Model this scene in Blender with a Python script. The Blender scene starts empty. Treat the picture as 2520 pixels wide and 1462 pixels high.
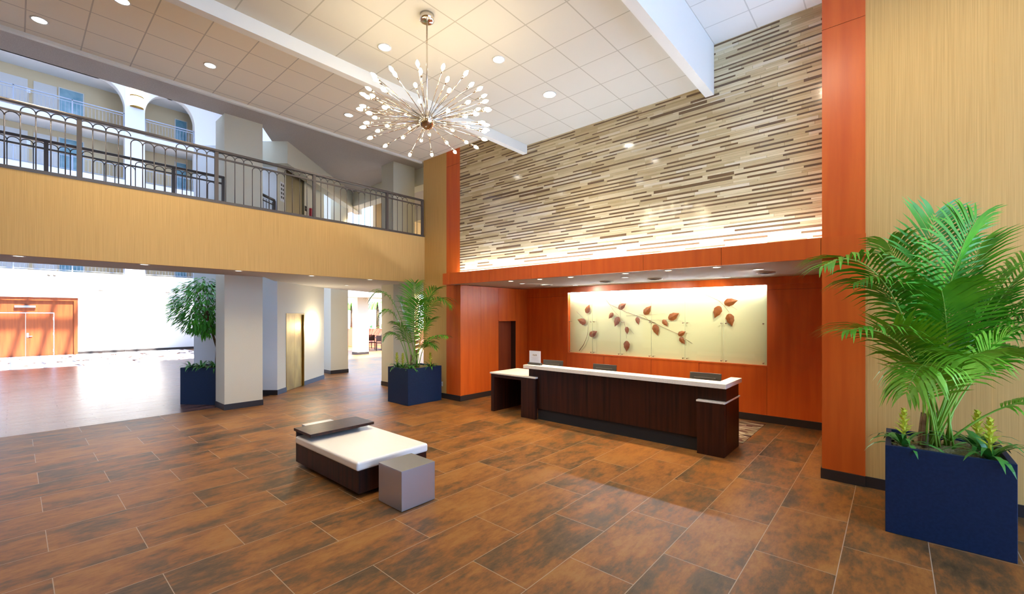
import bpy, math, random
from mathutils import Vector, Matrix
random.seed(7)
S = bpy.context.scene
COL = S.collection
R = math.radians

# ---------------------------------------------------------------- camera
cam_d = bpy.data.cameras.new('camera')
cam = bpy.data.objects.new('camera', cam_d); COL.objects.link(cam)
cam.location = (0, 0, 2.13)
cam.rotation_euler = (R(90), 0, 0.719)
cam_d.sensor_width = 36.0
cam_d.lens = 1072.0 / 2520 * 36
cam_d.shift_y = 43.6 / 2520
cam_d.clip_start = 0.05; cam_d.clip_end = 300
S.camera = cam

# ---------------------------------------------------------------- world, sun, exposure
S.view_settings.view_transform = 'Standard'
S.view_settings.look = 'None'
S.view_settings.exposure = 0.85
S.view_settings.gamma = 1.0
S.view_settings.use_curve_mapping = False
S.cycles.max_bounces = 7
S.cycles.diffuse_bounces = 4
S.cycles.glossy_bounces = 3
S.cycles.transmission_bounces = 4
S.cycles.transparent_max_bounces = 8
S.cycles.sample_clamp_indirect = 4.0
S.cycles.caustics_reflective = False
S.cycles.caustics_refractive = False
S.cycles.use_denoising = True
S.cycles.use_adaptive_sampling = True
S.cycles.adaptive_threshold = 0.02

W = bpy.data.worlds.new('sky'); S.world = W; W.use_nodes = True
bg = W.node_tree.nodes['Background']
bg.inputs[0].default_value = (0.36, 0.59, 1.0, 1)
bg.inputs[1].default_value = 6.0

sd = bpy.data.lights.new('sun', 'SUN'); sd.energy = 20.0; sd.angle = R(0.6); sd.color = (1.0, 0.93, 0.82)
so = bpy.data.objects.new('sun', sd); COL.objects.link(so); so.location = (-5, 3, 40)
so.rotation_euler = Vector((-0.578, -0.197, -1.0)).to_track_quat('-Z', 'Y').to_euler()


# ---------------------------------------------------------------- materials
def new_mat(name):
    m = bpy.data.materials.new(name); m.use_nodes = True
    nt = m.node_tree
    return m, nt, nt.nodes['Principled BSDF']

def N(nt, kind, **kw):
    n = nt.nodes.new(kind)
    for k, v in kw.items(): setattr(n, k, v)
    return n

def rgba(c): return (c[0], c[1], c[2], 1.0)

def mat(name, c, rough=0.5, metal=0.0, spec=0.5, c2=None, scale=(4, 4, 4), detail=4, bump=0.0, bscale=60, coat=0.0, lo=0.35, hi=0.65):
    m, nt, p = new_mat(name)
    p.inputs['Base Color'].default_value = rgba(c)
    p.inputs['Roughness'].default_value = rough
    p.inputs['Metallic'].default_value = metal
    p.inputs['Specular IOR Level'].default_value = spec
    if coat: p.inputs['Coat Weight'].default_value = coat; p.inputs['Coat Roughness'].default_value = 0.15
    tc = N(nt, 'ShaderNodeTexCoord')
    if c2 is not None:
        mp = N(nt, 'ShaderNodeMapping'); mp.inputs['Scale'].default_value = scale
        nz = N(nt, 'ShaderNodeTexNoise'); nz.inputs['Scale'].default_value = 1.0; nz.inputs['Detail'].default_value = detail
        cr = N(nt, 'ShaderNodeValToRGB')
        cr.color_ramp.elements[0].position = lo; cr.color_ramp.elements[0].color = rgba(c)
        cr.color_ramp.elements[1].position = hi; cr.color_ramp.elements[1].color = rgba(c2)
        L = nt.links.new
        L(tc.outputs['Object'], mp.inputs[0]); L(mp.outputs[0], nz.inputs['Vector'])
        L(nz.outputs['Fac'], cr.inputs[0]); L(cr.outputs[0], p.inputs['Base Color'])
    if bump:
        nb = N(nt, 'ShaderNodeTexNoise'); nb.inputs['Scale'].default_value = bscale; nb.inputs['Detail'].default_value = 3
        b = N(nt, 'ShaderNodeBump'); b.inputs['Strength'].default_value = bump; b.inputs['Distance'].default_value = 0.02
        nt.links.new(tc.outputs['Object'], nb.inputs['Vector'])
        nt.links.new(nb.outputs['Fac'], b.inputs['Height']); nt.links.new(b.outputs[0], p.inputs['Normal'])
    return m

def emit(name, c, s):
    m, nt, p = new_mat(name)
    p.inputs['Base Color'].default_value = (0.8, 0.8, 0.8, 1)
    p.inputs['Emission Color'].default_value = rgba(c)
    p.inputs['Emission Strength'].default_value = s
    return m

def floor_tile_mat(name, base, bw, rh, offset, mortar, mortar_col, ramp, rough, uoff, voff, stretch, tone_amt, mort_dark=False):
    """large rectangular tiles, long side along world Y"""
    m, nt, p = new_mat(name); L = nt.links.new
    tc = N(nt, 'ShaderNodeTexCoord')
    sx = N(nt, 'ShaderNodeSeparateXYZ'); L(tc.outputs['Object'], sx.inputs[0])
    au = N(nt, 'ShaderNodeMath', operation='ADD'); au.inputs[1].default_value = uoff; L(sx.outputs['Y'], au.inputs[0])
    av = N(nt, 'ShaderNodeMath', operation='ADD'); av.inputs[1].default_value = voff; L(sx.outputs['X'], av.inputs[0])
    cb = N(nt, 'ShaderNodeCombineXYZ'); L(au.outputs[0], cb.inputs[0]); L(av.outputs[0], cb.inputs[1])
    bk = N(nt, 'ShaderNodeTexBrick'); bk.offset = offset; bk.offset_frequency = 2; bk.squash = 1.0
    bk.inputs['Scale'].default_value = 1.0; bk.inputs['Brick Width'].default_value = bw; bk.inputs['Row Height'].default_value = rh
    bk.inputs['Mortar Size'].default_value = mortar; bk.inputs['Mortar Smooth'].default_value = 0.1; bk.inputs['Bias'].default_value = 0.0
    bk.inputs['Color1'].default_value = (0, 0, 0, 1); bk.inputs['Color2'].default_value = (1, 1, 1, 1); bk.inputs['Mortar'].default_value = (0.5, 0.5, 0.5, 1)
    L(cb.outputs[0], bk.inputs['Vector'])
    # per tile shift of the mottling
    sc = N(nt, 'ShaderNodeVectorMath', operation='SCALE'); sc.inputs['Scale'].default_value = 13.0; L(bk.outputs['Color'], sc.inputs[0])
    ad = N(nt, 'ShaderNodeVectorMath', operation='ADD'); L(tc.outputs['Object'], ad.inputs[0]); L(sc.outputs[0], ad.inputs[1])
    mp = N(nt, 'ShaderNodeMapping'); mp.inputs['Scale'].default_value = stretch; L(ad.outputs[0], mp.inputs[0])
    nz = N(nt, 'ShaderNodeTexNoise'); nz.inputs['Scale'].default_value = 1.0; nz.inputs['Detail'].default_value = 9; nz.inputs['Roughness'].default_value = 0.72
    L(mp.outputs[0], nz.inputs['Vector'])
    mixv = N(nt, 'ShaderNodeMath', operation='MULTIPLY_ADD'); mixv.inputs[1].default_value = tone_amt; mixv.inputs[2].default_value = -tone_amt / 2
    sepc = N(nt, 'ShaderNodeSeparateColor'); L(bk.outputs['Color'], sepc.inputs[0]); L(sepc.outputs[0], mixv.inputs[0])
    sm = N(nt, 'ShaderNodeMath', operation='ADD'); 
    mp2 = N(nt, 'ShaderNodeMapping'); mp2.inputs['Scale'].default_value = (stretch[0] * 8, stretch[1] * 5, 1); L(ad.outputs[0], mp2.inputs[0])
    nf = N(nt, 'ShaderNodeTexNoise'); nf.inputs['Scale'].default_value = 1.0; nf.inputs['Detail'].default_value = 8; nf.inputs['Roughness'].default_value = 0.75; L(mp2.outputs[0], nf.inputs['Vector'])
    m2 = N(nt, 'ShaderNodeMath', operation='MULTIPLY_ADD'); m2.inputs[1].default_value = 0.38; m2.inputs[2].default_value = -0.19; L(nf.outputs['Fac'], m2.inputs[0])
    a2 = N(nt, 'ShaderNodeMath', operation='ADD'); L(nz.outputs['Fac'], a2.inputs[0]); L(m2.outputs[0], a2.inputs[1])
    L(a2.outputs[0], sm.inputs[0]); L(mixv.outputs[0], sm.inputs[1])
    cr = N(nt, 'ShaderNodeValToRGB'); els = cr.color_ramp.elements
    els[0].position, els[0].color = ramp[0][0], rgba(ramp[0][1]); els[1].position, els[1].color = ramp[-1][0], rgba(ramp[-1][1])
    for pos, c in ramp[1:-1]:
        e = els.new(pos); e.color = rgba(c)
    L(sm.outputs[0], cr.inputs[0])
    mx = N(nt, 'ShaderNodeMix', data_type='RGBA'); L(bk.outputs['Fac'], mx.inputs['Factor']); L(cr.outputs[0], mx.inputs['A'])
    mx.inputs['B'].default_value = rgba(mortar_col)
    L(mx.outputs['Result'], p.inputs['Base Color'])
    p.inputs['Specular IOR Level'].default_value = 0.25
    rr = N(nt, 'ShaderNodeMapRange'); rr.inputs['To Min'].default_value = rough - 0.06; rr.inputs['To Max'].default_value = rough + 0.1
    L(nz.outputs['Fac'], rr.inputs['Value']); L(rr.outputs[0], p.inputs['Roughness'])
    b = N(nt, 'ShaderNodeBump'); b.inputs['Strength'].default_value = 0.25; b.inputs['Distance'].default_value = 0.003; b.invert = True
    L(bk.outputs['Fac'], b.inputs['Height']); L(b.outputs[0], p.inputs['Normal'])
    return m

def wallpaper(name, c1, c2):
    m, nt, p = new_mat(name); L = nt.links.new
    tc = N(nt, 'ShaderNodeTexCoord'); mp = N(nt, 'ShaderNodeMapping'); mp.inputs['Scale'].default_value = (150, 150, 1.4); L(tc.outputs['Object'], mp.inputs[0])
    nz = N(nt, 'ShaderNodeTexNoise'); nz.inputs['Scale'].default_value = 1.0; nz.inputs['Detail'].default_value = 5; L(mp.outputs[0], nz.inputs['Vector'])
    cr = N(nt, 'ShaderNodeValToRGB'); cr.color_ramp.elements[0].position = .3; cr.color_ramp.elements[1].position = .7
    cr.color_ramp.elements[0].color = rgba(c1); cr.color_ramp.elements[1].color = rgba(c2)
    L(nz.outputs['Fac'], cr.inputs[0]); L(cr.outputs[0], p.inputs['Base Color'])
    p.inputs['Roughness'].default_value = 0.7
    b = N(nt, 'ShaderNodeBump'); b.inputs['Strength'].default_value = 0.12; b.inputs['Distance'].default_value = 0.004
    L(nz.outputs['Fac'], b.inputs['Height']); L(b.outputs[0], p.inputs['Normal'])
    return m

def ceiling_mat(name, c, line, px, py, ox, oy, w):
    """square lay-in tiles with T-bar lines, world XY"""
    m, nt, p = new_mat(name); L = nt.links.new
    tc = N(nt, 'ShaderNodeTexCoord'); sx = N(nt, 'ShaderNodeSeparateXYZ'); L(tc.outputs['Object'], sx.inputs[0])
    facs = []
    for ax, per, off in (('X', px, ox), ('Y', py, oy)):
        a = N(nt, 'ShaderNodeMath', operation='SUBTRACT'); a.inputs[1].default_value = off - 100 * per; L(sx.outputs[ax], a.inputs[0])
        md = N(nt, 'ShaderNodeMath', operation='MODULO'); md.inputs[1].default_value = per; L(a.outputs[0], md.inputs[0])
        s = N(nt, 'ShaderNodeMath', operation='SUBTRACT'); s.inputs[1].default_value = per / 2; L(md.outputs[0], s.inputs[0])
        ab = N(nt, 'ShaderNodeMath', operation='ABSOLUTE'); L(s.outputs[0], ab.inputs[0])
        gt = N(nt, 'ShaderNodeMath', operation='GREATER_THAN'); gt.inputs[1].default_value = per / 2 - w / 2; L(ab.outputs[0], gt.inputs[0])
        facs.append(gt)
    mxm = N(nt, 'ShaderNodeMath', operation='MAXIMUM'); L(facs[0].outputs[0], mxm.inputs[0]); L(facs[1].outputs[0], mxm.inputs[1])
    mx = N(nt, 'ShaderNodeMix', data_type='RGBA'); L(mxm.outputs[0], mx.inputs['Factor'])
    mx.inputs['A'].default_value = rgba(c); mx.inputs['B'].default_value = rgba(line)
    L(mx.outputs['Result'], p.inputs['Base Color']); p.inputs['Roughness'].default_value = 0.85
    return m

def carpet_mat(name, cols, scale):
    m, nt, p = new_mat(name); L = nt.links.new
    tc = N(nt, 'ShaderNodeTexCoord'); mp = N(nt, 'ShaderNodeMapping'); mp.inputs['Scale'].default_value = scale; L(tc.outputs['Object'], mp.inputs[0])
    nz = N(nt, 'ShaderNodeTexNoise'); nz.inputs['Scale'].default_value = 1.0; nz.inputs['Detail'].default_value = 1.0; nz.inputs['Distortion'].default_value = 0.6
    L(mp.outputs[0], nz.inputs['Vector'])
    cr = N(nt, 'ShaderNodeValToRGB'); cr.color_ramp.interpolation = 'CONSTANT'; els = cr.color_ramp.elements
    els[0].position, els[0].color = cols[0][0], rgba(cols[0][1]); els[1].position, els[1].color = cols[1][0], rgba(cols[1][1])
    for pos, c in cols[2:]:
        e = els.new(pos); e.color = rgba(c)
    L(nz.outputs['Fac'], cr.inputs[0]); L(cr.outputs[0], p.inputs['Base Color']); p.inputs['Roughness'].default_value = 0.95
    return m

def glass_mat(name, tint=(1, 1, 1), gl=0.10):
    m, nt, p = new_mat(name); L = nt.links.new
    out = nt.nodes['Material Output']
    tr = N(nt, 'ShaderNodeBsdfTransparent'); tr.inputs[0].default_value = rgba(tint)
    gs = N(nt, 'ShaderNodeBsdfGlossy'); gs.inputs['Roughness'].default_value = 0.03
    lw = N(nt, 'ShaderNodeLayerWeight'); lw.inputs['Blend'].default_value = 0.5
    pw = N(nt, 'ShaderNodeMath', operation='POWER'); pw.inputs[1].default_value = 4.0; L(lw.outputs['Facing'], pw.inputs[0])
    ma = N(nt, 'ShaderNodeMath', operation='MULTIPLY_ADD'); ma.inputs[1].default_value = 0.6; ma.inputs[2].default_value = 0.03; L(pw.outputs[0], ma.inputs[0])
    ms = N(nt, 'ShaderNodeMixShader'); L(ma.outputs[0], ms.inputs[0]); L(tr.outputs[0], ms.inputs[1]); L(gs.outputs[0], ms.inputs[2])
    L(ms.outputs[0], out.inputs['Surface'])
    return m

M = {}
M['tile'] = floor_tile_mat('brown_porcelain_tile', None, 1.205, 0.596, 0.5, 0.0032, (.36, .27, .19),
    [(.28, (.038, .028, .014)), (.41, (.105, .058, .023)), (.51, (.215, .083, .021)), (.62, (.29, .125, .030)), (.8, (.28, .155, .056))], 0.42, 0.40, 0.35, (2.6, 1.2, 1), 0.10)
M['plank'] = floor_tile_mat('dark_wood_plank', None, 1.2, 0.20, 0.37, 0.006, (.03, .02, .02),
    [(.3, (.055, .026, .022)), (.5, (.12, .055, .042)), (.72, (.17, .085, .068))], 0.24, 0.1, 0.0, (14, 1.2, 1), 0.35)
M['tan'] = wallpaper('tan_striped_wallpaper', (.55, .33, .095), (.69, .43, .14))
M['plaster'] = mat('cream_plaster', (.72, .68, .54), .8, bump=.15, bscale=70)
M['white'] = mat('white_paint', (.80, .80, .80), .7)
M['soffit'] = mat('soffit_paint', (.56, .53, .50), .75)
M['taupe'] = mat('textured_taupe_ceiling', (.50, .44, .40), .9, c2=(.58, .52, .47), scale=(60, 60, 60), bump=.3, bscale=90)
M['beamw'] = mat('beam_paint', (.74, .74, .68), .6)
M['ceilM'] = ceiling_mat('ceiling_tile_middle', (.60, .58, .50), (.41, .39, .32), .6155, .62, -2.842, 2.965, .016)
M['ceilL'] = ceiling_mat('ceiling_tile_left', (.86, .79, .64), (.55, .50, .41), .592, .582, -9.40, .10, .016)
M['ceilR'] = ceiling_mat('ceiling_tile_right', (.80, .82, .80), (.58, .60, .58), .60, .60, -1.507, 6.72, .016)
M['red'] = mat('cherry_veneer', (.56, .088, .011), .35, c2=(.70, .138, .017), scale=(9, 9, .7), detail=8, lo=.25, hi=.75, spec=.45)
M['redgap'] = mat('panel_joint', (.05, .014, .006), .8)
M['espresso'] = mat('espresso_veneer', (.009, .0025, .0015), .4, c2=(.052, .012, .005), scale=(22, 22, .8), detail=8, lo=.3, hi=.75, spec=.3)
M['black'] = mat('matte_black', (.006, .006, .007), .7)
M['base'] = mat('dark_base_tile', (.026, .022, .024), .35)
M['stonew'] = mat('white_speckled_stone', (.82, .79, .70), .3, c2=(.62, .55, .42), scale=(70, 70, 70), detail=2, lo=.56, hi=.72)
M['leather'] = mat('white_leather', (.86, .82, .74), .35, bump=.12, bscale=9)
M['steel'] = mat('brushed_steel', (.50, .51, .54), .40, metal=1.0)
M['chrome'] = mat('polished_chrome', (.78, .74, .68), .12, metal=1.0)
M['rail'] = mat('bronze_rail_paint', (.105, .085, .068), .4, metal=.3)
M['railb'] = mat('black_rail_paint', (.055, .045, .04), .4, metal=.3)
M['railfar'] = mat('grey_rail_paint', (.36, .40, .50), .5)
M['brass'] = mat('brushed_brass', (.42, .235, .04), .46, metal=.9, c2=(.26, .135, .02), scale=(3, 3, 1.2), detail=4)
M['brassd'] = mat('dull_bronze', (.30, .25, .15), .45, metal=.6)
M['navy'] = mat('navy_planter', (.003, .016, .052), .5, spec=.3, c2=(.005, .021, .066), scale=(40, 40, 40))
M['moss'] = mat('dry_moss', (.16, .13, .06), .95, c2=(.34, .30, .16), scale=(60, 60, 60), bump=.6, bscale=120)
M['leaf'] = mat('palm_leaf', (.035, .24, .012), .38, c2=(.13, .46, .025), scale=(3, 3, 3))
M['leafy'] = mat('light_palm_leaf', (.14, .42, .02), .4, c2=(.24, .54, .04), scale=(4, 4, 4))
M['stalk'] = mat('palm_stalk', (.18, .40, .04), .45, c2=(.32, .52, .07), scale=(3, 3, 2))
M['ficus'] = mat('ficus_leaf', (.03, .20, .015), .35, c2=(.11, .46, .03), scale=(3, 3, 3))
M['bark'] = mat('bark', (.11, .065, .035), .85, c2=(.20, .13, .07), scale=(20, 20, 20))
M['brom'] = mat('bromeliad_leaf', (.03, .17, .03), .35, c2=(.07, .28, .04), scale=(6, 6, 6))
M['spike'] = mat('yellow_bract', (.52, .66, .05), .5, c2=(.78, .76, .10), scale=(12, 12, 12))
M['artback'] = mat('cream_art_wall', (.84, .86, .48), .6)
M['glass'] = glass_mat('clear_glass')
M['glassedge'] = mat('glass_edge', (.34, .40, .26), .3)
M['copper'] = mat('copper_leaf', (.36, .115, .018), .5, metal=.0, c2=(.25, .07, .010), scale=(14, 14, 14))
M['twig'] = mat('bronze_twig', (.28, .18, .08), .5)
M['bulb'] = emit('warm_bulb', (1.0, .80, .50), 44)
M['lens'] = emit('cool_downlight', (1.0, .97, .90), 28)
M['lensw'] = emit('warm_downlight', (1.0, .82, .52), 28)
M['lensdim'] = emit('dim_downlight', (1.0, .92, .8), 2.2)
M['cove'] = emit('cove_tube', (.80, .86, 1.0), 85)
M['artled'] = emit('art_led', (.80, .90, 1.0), 95)
M['sconce'] = emit('sconce_glow', (1.0, .80, .46), 3.2)
M['string'] = emit('string_light', (1.0, .72, .22), 9)
M['gdoor'] = mat('warm_wood_door', (.20, .045, .011), .4, c2=(.27, .068, .016), scale=(10, 10, .8), detail=6)
M['bluewin'] = mat('teal_window', (.10, .24, .30), .15, c2=(.22, .36, .42), scale=(2, 2, 2))
M['cream'] = mat('gallery_wall', (.62, .47, .28), .8)
M['creamdoor'] = mat('gallery_door', (.60, .56, .52), .6)
M['terra'] = mat('terracotta_wall', (.52, .16, .09), .7)
M['pale'] = mat('pale_wall', (.82, .80, .76), .8)
M['plastic'] = mat('dark_plastic', (.045, .042, .036), .4)
M['card'] = mat('white_card', (.84, .84, .86), .5)
M['tanlogo'] = mat('tan_ink', (.50, .36, .18), .6)
M['greyink'] = mat('grey_ink', (.62, .62, .64), .6)
M['redphone'] = mat('red_plastic', (.45, .015, .03), .35)
M['ivory'] = mat('ivory_plastic', (.72, .68, .52), .5)
M['vent'] = mat('vent_grey', (.12, .11, .10), .8)  # even dark grey for grilles and lamp heads
M['trimw'] = mat('white_trim', (.72, .72, .70), .5)
M['rug'] = carpet_mat('pebble_rug', [(0, (.035, .012, .008)), (.40, (.16, .11, .06)), (.47, (.42, .36, .25)), (.53, (.20, .15, .08)), (.60, (.09, .028, .014)), (.68, (.40, .34, .24))], (2.2, 6, 1))
M['carpet'] = carpet_mat('flecked_carpet', [(0, (.75, .70, .68)), (.57, (.70, .62, .60)), (.62, (.12, .05, .04)), (.72, (.6, .5, .48))], (.9, 3.0, 1))
ST = [mat('stone_cream', (.72, .615, .37), .10, c2=(.80, .70, .46), scale=(3, 3, 14)), mat('stone_sand', (.58, .475, .265), .10, c2=(.64, .53, .31), scale=(3, 3, 14)),
      mat('stone_tan', (.52, .415, .225), .10, c2=(.56, .45, .25), scale=(3, 3, 14)), mat('stone_brown', (.14, .088, .046), .10, c2=(.18, .115, .06), scale=(3, 3, 14)),
      mat('stone_pale', (.80, .72, .53), .10)]

# ---------------------------------------------------------------- mesh builder
class MB:
    def __init__(s): s.v = []; s.f = []; s.m = []; s.sm = []
    def face(s, pts, mi=0, smooth=False):
        i = len(s.v); s.v += [tuple(p) for p in pts]; s.f.append(tuple(range(i, i + len(pts)))); s.m.append(mi); s.sm.append(smooth); return s
    def box(s, x0, x1, y0, y1, z0, z1, mi=0):
        if x0 > x1: x0, x1 = x1, x0
        if y0 > y1: y0, y1 = y1, y0
        i = len(s.v)
        s.v += [(x0, y0, z0), (x1, y0, z0), (x1, y1, z0), (x0, y1, z0), (x0, y0, z1), (x1, y0, z1), (x1, y1, z1), (x0, y1, z1)]
        for q in ((0, 3, 2, 1), (4, 5, 6, 7), (0, 1, 5, 4), (1, 2, 6, 5), (2, 3, 7, 6), (3, 0, 4, 7)):
            s.f.append(tuple(i + k for k in q)); s.m.append(mi); s.sm.append(False)
        return s
    def prism(s, pts, z0, z1, mi=0):
        a = sum(pts[k][0] * pts[(k + 1) % len(pts)][1] - pts[(k + 1) % len(pts)][0] * pts[k][1] for k in range(len(pts)))
        if a < 0: pts = pts[::-1]
        n = len(pts); i = len(s.v)
        s.v += [(x, y, z0) for x, y in pts] + [(x, y, z1) for x, y in pts]
        s.f.append(tuple(i + k for k in range(n - 1, -1, -1))); s.f.append(tuple(i + n + k for k in range(n)))
        for k in range(n): s.f.append((i + k, i + (k + 1) % n, i + n + (k + 1) % n, i + n + k))
        s.m += [mi] * (n + 2); s.sm += [False] * (n + 2); return s
    def tube(s, pts, r, seg=8, mi=0, cap=True, smooth=True):
        pts = [Vector(p) for p in pts]; rs = r if isinstance(r, (list, tuple)) else [r] * len(pts)
        i0 = len(s.v); ref = None
        for k, p in enumerate(pts):
            t = (pts[min(k + 1, len(pts) - 1)] - pts[max(k - 1, 0)]).normalized()
            if ref is None: ref = Vector((0, 0, 1)) if abs(t.z) < .9 else Vector((1, 0, 0))
            u = t.cross(ref).normalized(); w = u.cross(t).normalized(); ref = w
            for q in range(seg):
                a = 2 * math.pi * q / seg
                s.v.append(tuple(p + (u * math.cos(a) + w * math.sin(a)) * rs[k]))
        for k in range(len(pts) - 1):
            for q in range(seg):
                a, b = i0 + k * seg + q, i0 + k * seg + (q + 1) % seg
                s.f.append((a, b, b + seg, a + seg)); s.m.append(mi); s.sm.append(smooth)
        if cap:
            s.f.append(tuple(i0 + q for q in range(seg - 1, -1, -1))); e = i0 + (len(pts) - 1) * seg
            s.f.append(tuple(e + q for q in range(seg))); s.m += [mi] * 2; s.sm += [False] * 2
        return s
    def lathe(s, prof, c=(0, 0, 0), axis=(0, 0, 1), seg=16, mi=0, smooth=True):
        ax = Vector(axis).normalized(); ref = Vector((0, 0, 1)) if abs(ax.z) < .9 else Vector((1, 0, 0))
        u = ax.cross(ref).normalized(); w = ax.cross(u).normalized(); c = Vector(c); i0 = len(s.v)
        for r, h in prof:
            for q in range(seg):
                a = 2 * math.pi * q / seg
                s.v.append(tuple(c + ax * h + (u * math.cos(a) + w * math.sin(a)) * max(r, 1e-5)))
        for k in range(len(prof) - 1):
            for q in range(seg):
                a, b = i0 + k * seg + q, i0 + k * seg + (q + 1) % seg
                s.f.append((a, b, b + seg, a + seg)); s.m.append(mi); s.sm.append(smooth)
        return s
    def sphere(s, c, r, seg=16, rings=8, mi=0):
        return s.lathe([(r * math.sin(math.pi * k / rings), -r * math.cos(math.pi * k / rings)) for k in range(rings + 1)], c, seg=seg, mi=mi)
    def xf(s, mtx, start=0):
        for k in range(start, len(s.v)): s.v[k] = tuple(mtx @ Vector(s.v[k]))
        return s

OFF = {}
def build(name, mb, mats, parent=None, bevel=0.0, origin=None):
    """links the collected geometry as ONE mesh; vertices are world coordinates, children store them relative to their root"""
    me = bpy.data.meshes.new(name)
    off = Vector(OFF.get(parent.name, (0, 0, 0))) if parent else Vector(origin or (0, 0, 0))
    me.from_pydata([tuple(Vector(v) - off) for v in mb.v], [], mb.f)
    for m in (mats if isinstance(mats, (list, tuple)) else [mats]): me.materials.append(M[m] if isinstance(m, str) else m)
    me.polygons.foreach_set('material_index', mb.m); me.polygons.foreach_set('use_smooth', mb.sm); me.update()
    o = bpy.data.objects.new(name, me); COL.objects.link(o)
    if parent: o.parent = parent
    elif origin: o.location = origin
    OFF[o.name] = tuple(off)
    if bevel:
        b = o.modifiers.new('edge', 'BEVEL'); b.width = bevel; b.segments = 2; b.limit_method = 'ANGLE'; b.angle_limit = R(40)
    return o

def tag(o, label=None, cat=None, group=None, kind=None):
    if label: o['label'] = label
    if cat: o['category'] = cat
    if group: o['group'] = group
    if kind: o['kind'] = kind
    return o

def thing(name, label, cat, loc=(0, 0, 0), rz=0.0, group=None):
    o = bpy.data.objects.new(name, None); COL.objects.link(o); o.location = loc; o.rotation_euler = (0, 0, rz); o.empty_display_size = .1
    OFF[o.name] = tuple(loc) if not rz else (0, 0, 0)
    return tag(o, label, cat, group)

def struct(name, mb, mats, label=None, cat=None, bevel=0.0):
    o = build(name, mb, mats, bevel=bevel); o['kind'] = 'structure'
    return tag(o, label, cat)

def B(*a, **k): return MB().box(*a, **k)

def copy_tree(o, loc=None, rz=None, label=None, group=None, parent=None):
    c = o.copy(); COL.objects.link(c)
    if parent: c.parent = parent
    if loc is not None: c.location = loc
    if rz is not None: c.rotation_euler = (0, 0, rz)
    if label: c['label'] = label
    if group: c['group'] = group
    for ch in list(o.children): copy_tree(ch, parent=c)
    return c

def lamp(name, kind, loc, energy, color, size=.1, spot=None, blend=.6, target=None, parent=None):
    d = bpy.data.lights.new(name, kind); d.energy = energy; d.color = color
    if kind in ('POINT', 'SPOT'): d.shadow_soft_size = size
    if kind == 'SPOT': d.spot_size = R(spot); d.spot_blend = blend
    if kind == 'AREA': d.size = size
    o = bpy.data.objects.new(name, d); COL.objects.link(o); o.location = loc
    if target: o.rotation_euler = (Vector(target) - Vector(loc)).to_track_quat('-Z', 'Y').to_euler()
    if parent: o.parent = parent
    return o

# ================================================================ STRUCTURE
FX = -9.47      # balcony fascia plane
YL = 7.22       # stone feature wall / left red pillar plane
YR = 6.95       # right pillar and right tan wall plane
CA = Vector((-12.31, 4.6, 0)); CU = Vector((-.667, .745, 0)); CV = Vector((-.745, -.667, 0))   # lift core corner and directions

struct('floor', MB().prism([(-11.65, -6), (6, -6), (6, 12), (-1, 12), (-1, 40), (-40, 40), (-40, 7.0), (-14.6, 7.0), (-12.45, 4.5), (-11.65, 3.2)], -.08, 0), 'tile', 'brown porcelain tile floor of the lobby', 'floor')
struct('floor_atrium', MB().prism([(-33.2, -12), (-11.65, -12), (-11.65, 3.2), (-12.45, 4.5), (-14.6, 7.0), (-33.2, 7.0)], -.08, 0), 'plank', 'dark wood plank floor of the sunlit atrium', 'floor')
tag(build('atrium_carpet', B(-32.95, -25.6, -11, 6.9, 0, .012), 'carpet'), 'pale flecked carpet strip in front of the double doors', 'carpet')

# lobby walls
struct('wall_right', B(-.262, .80, YR, YR + .25, 0, 6.6), 'tan', 'tan striped wall behind the large palm', 'wall')
struct('wall_right_return', B(.80, 6.2, YR + .03, YR + .25, 0, 6.6), 'tan', 'tan striped wall section right of the shallow step', 'wall')
struct('wall_left', B(FX, -8.53, YL, YL + .25, 0, 6.3), 'tan', 'narrow tan striped wall between balcony and cherry pillar', 'wall')
struct('wall_back', B(-11.65, 6.2, -6.25, -6, 0, 6.6), 'tan', 'tan wall behind the viewpoint', 'wall')
# entrance side: piers and a head wall leave a tall glazed opening
en = MB(); en.box(6, 6.25, -6, 6.98, 6.1, 6.6); en.box(6, 6.25, -6, .0, 0, 6.1); en.box(6, 6.25, 0, 6.98, 2.9, 3.4)
for y in (1.6, 3.3, 5.0, 6.86): en.box(6, 6.25, y, y + .12, 0, 6.1)
struct('wall_entrance', en, 'tan', 'entrance wall with tall openings', 'wall')

# feature wall: strip mosaic in one mesh
st = MB(); z = 3.02; rng = random.Random(3); dark = []; row = 0
x0, x1 = -8.02, -.68
while z < 6.42:
    row += 1; thin = row % 2 == 0; h = rng.choice((.020, .024, .028)) if thin else rng.choice((.034, .040, .046))
    x = x0 - rng.random() * .5; cur = []
    while x < x1:
        l = rng.uniform(.25, .60) if thin else rng.uniform(.35, .85); r_ = rng.random()
        near_dark = any(p < x + l and q > x for p, q in dark)
        if thin: mi = 3 if r_ < .60 else (1 if r_ < .78 else (2 if r_ < .86 else 0))
        else: mi = 0 if r_ < .34 else (1 if r_ < .62 else (2 if r_ < .70 else (3 if r_ < .92 else 4)))
        if mi == 3 and near_dark: mi = rng.choice((0, 1, 4, 0))
        if mi == 3: cur.append((x, x + l))
        a, b = max(x, x0), min(x + l, x1)
        if b > a + .01:
            d = rng.uniform(0, .003)
            st.box(a + .001, b - .001, YL - d, YL + .02, z + .0008, min(z + h, 6.42) - .0008, mi)
        x += l
    dark = cur
    z += h
st.box(x0, x1, YL + .012, YL + .2, 2.9, 6.42, 2)
struct('wall_feature', st, ST, 'striped stone mosaic wall above the reception header', 'wall')

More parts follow.
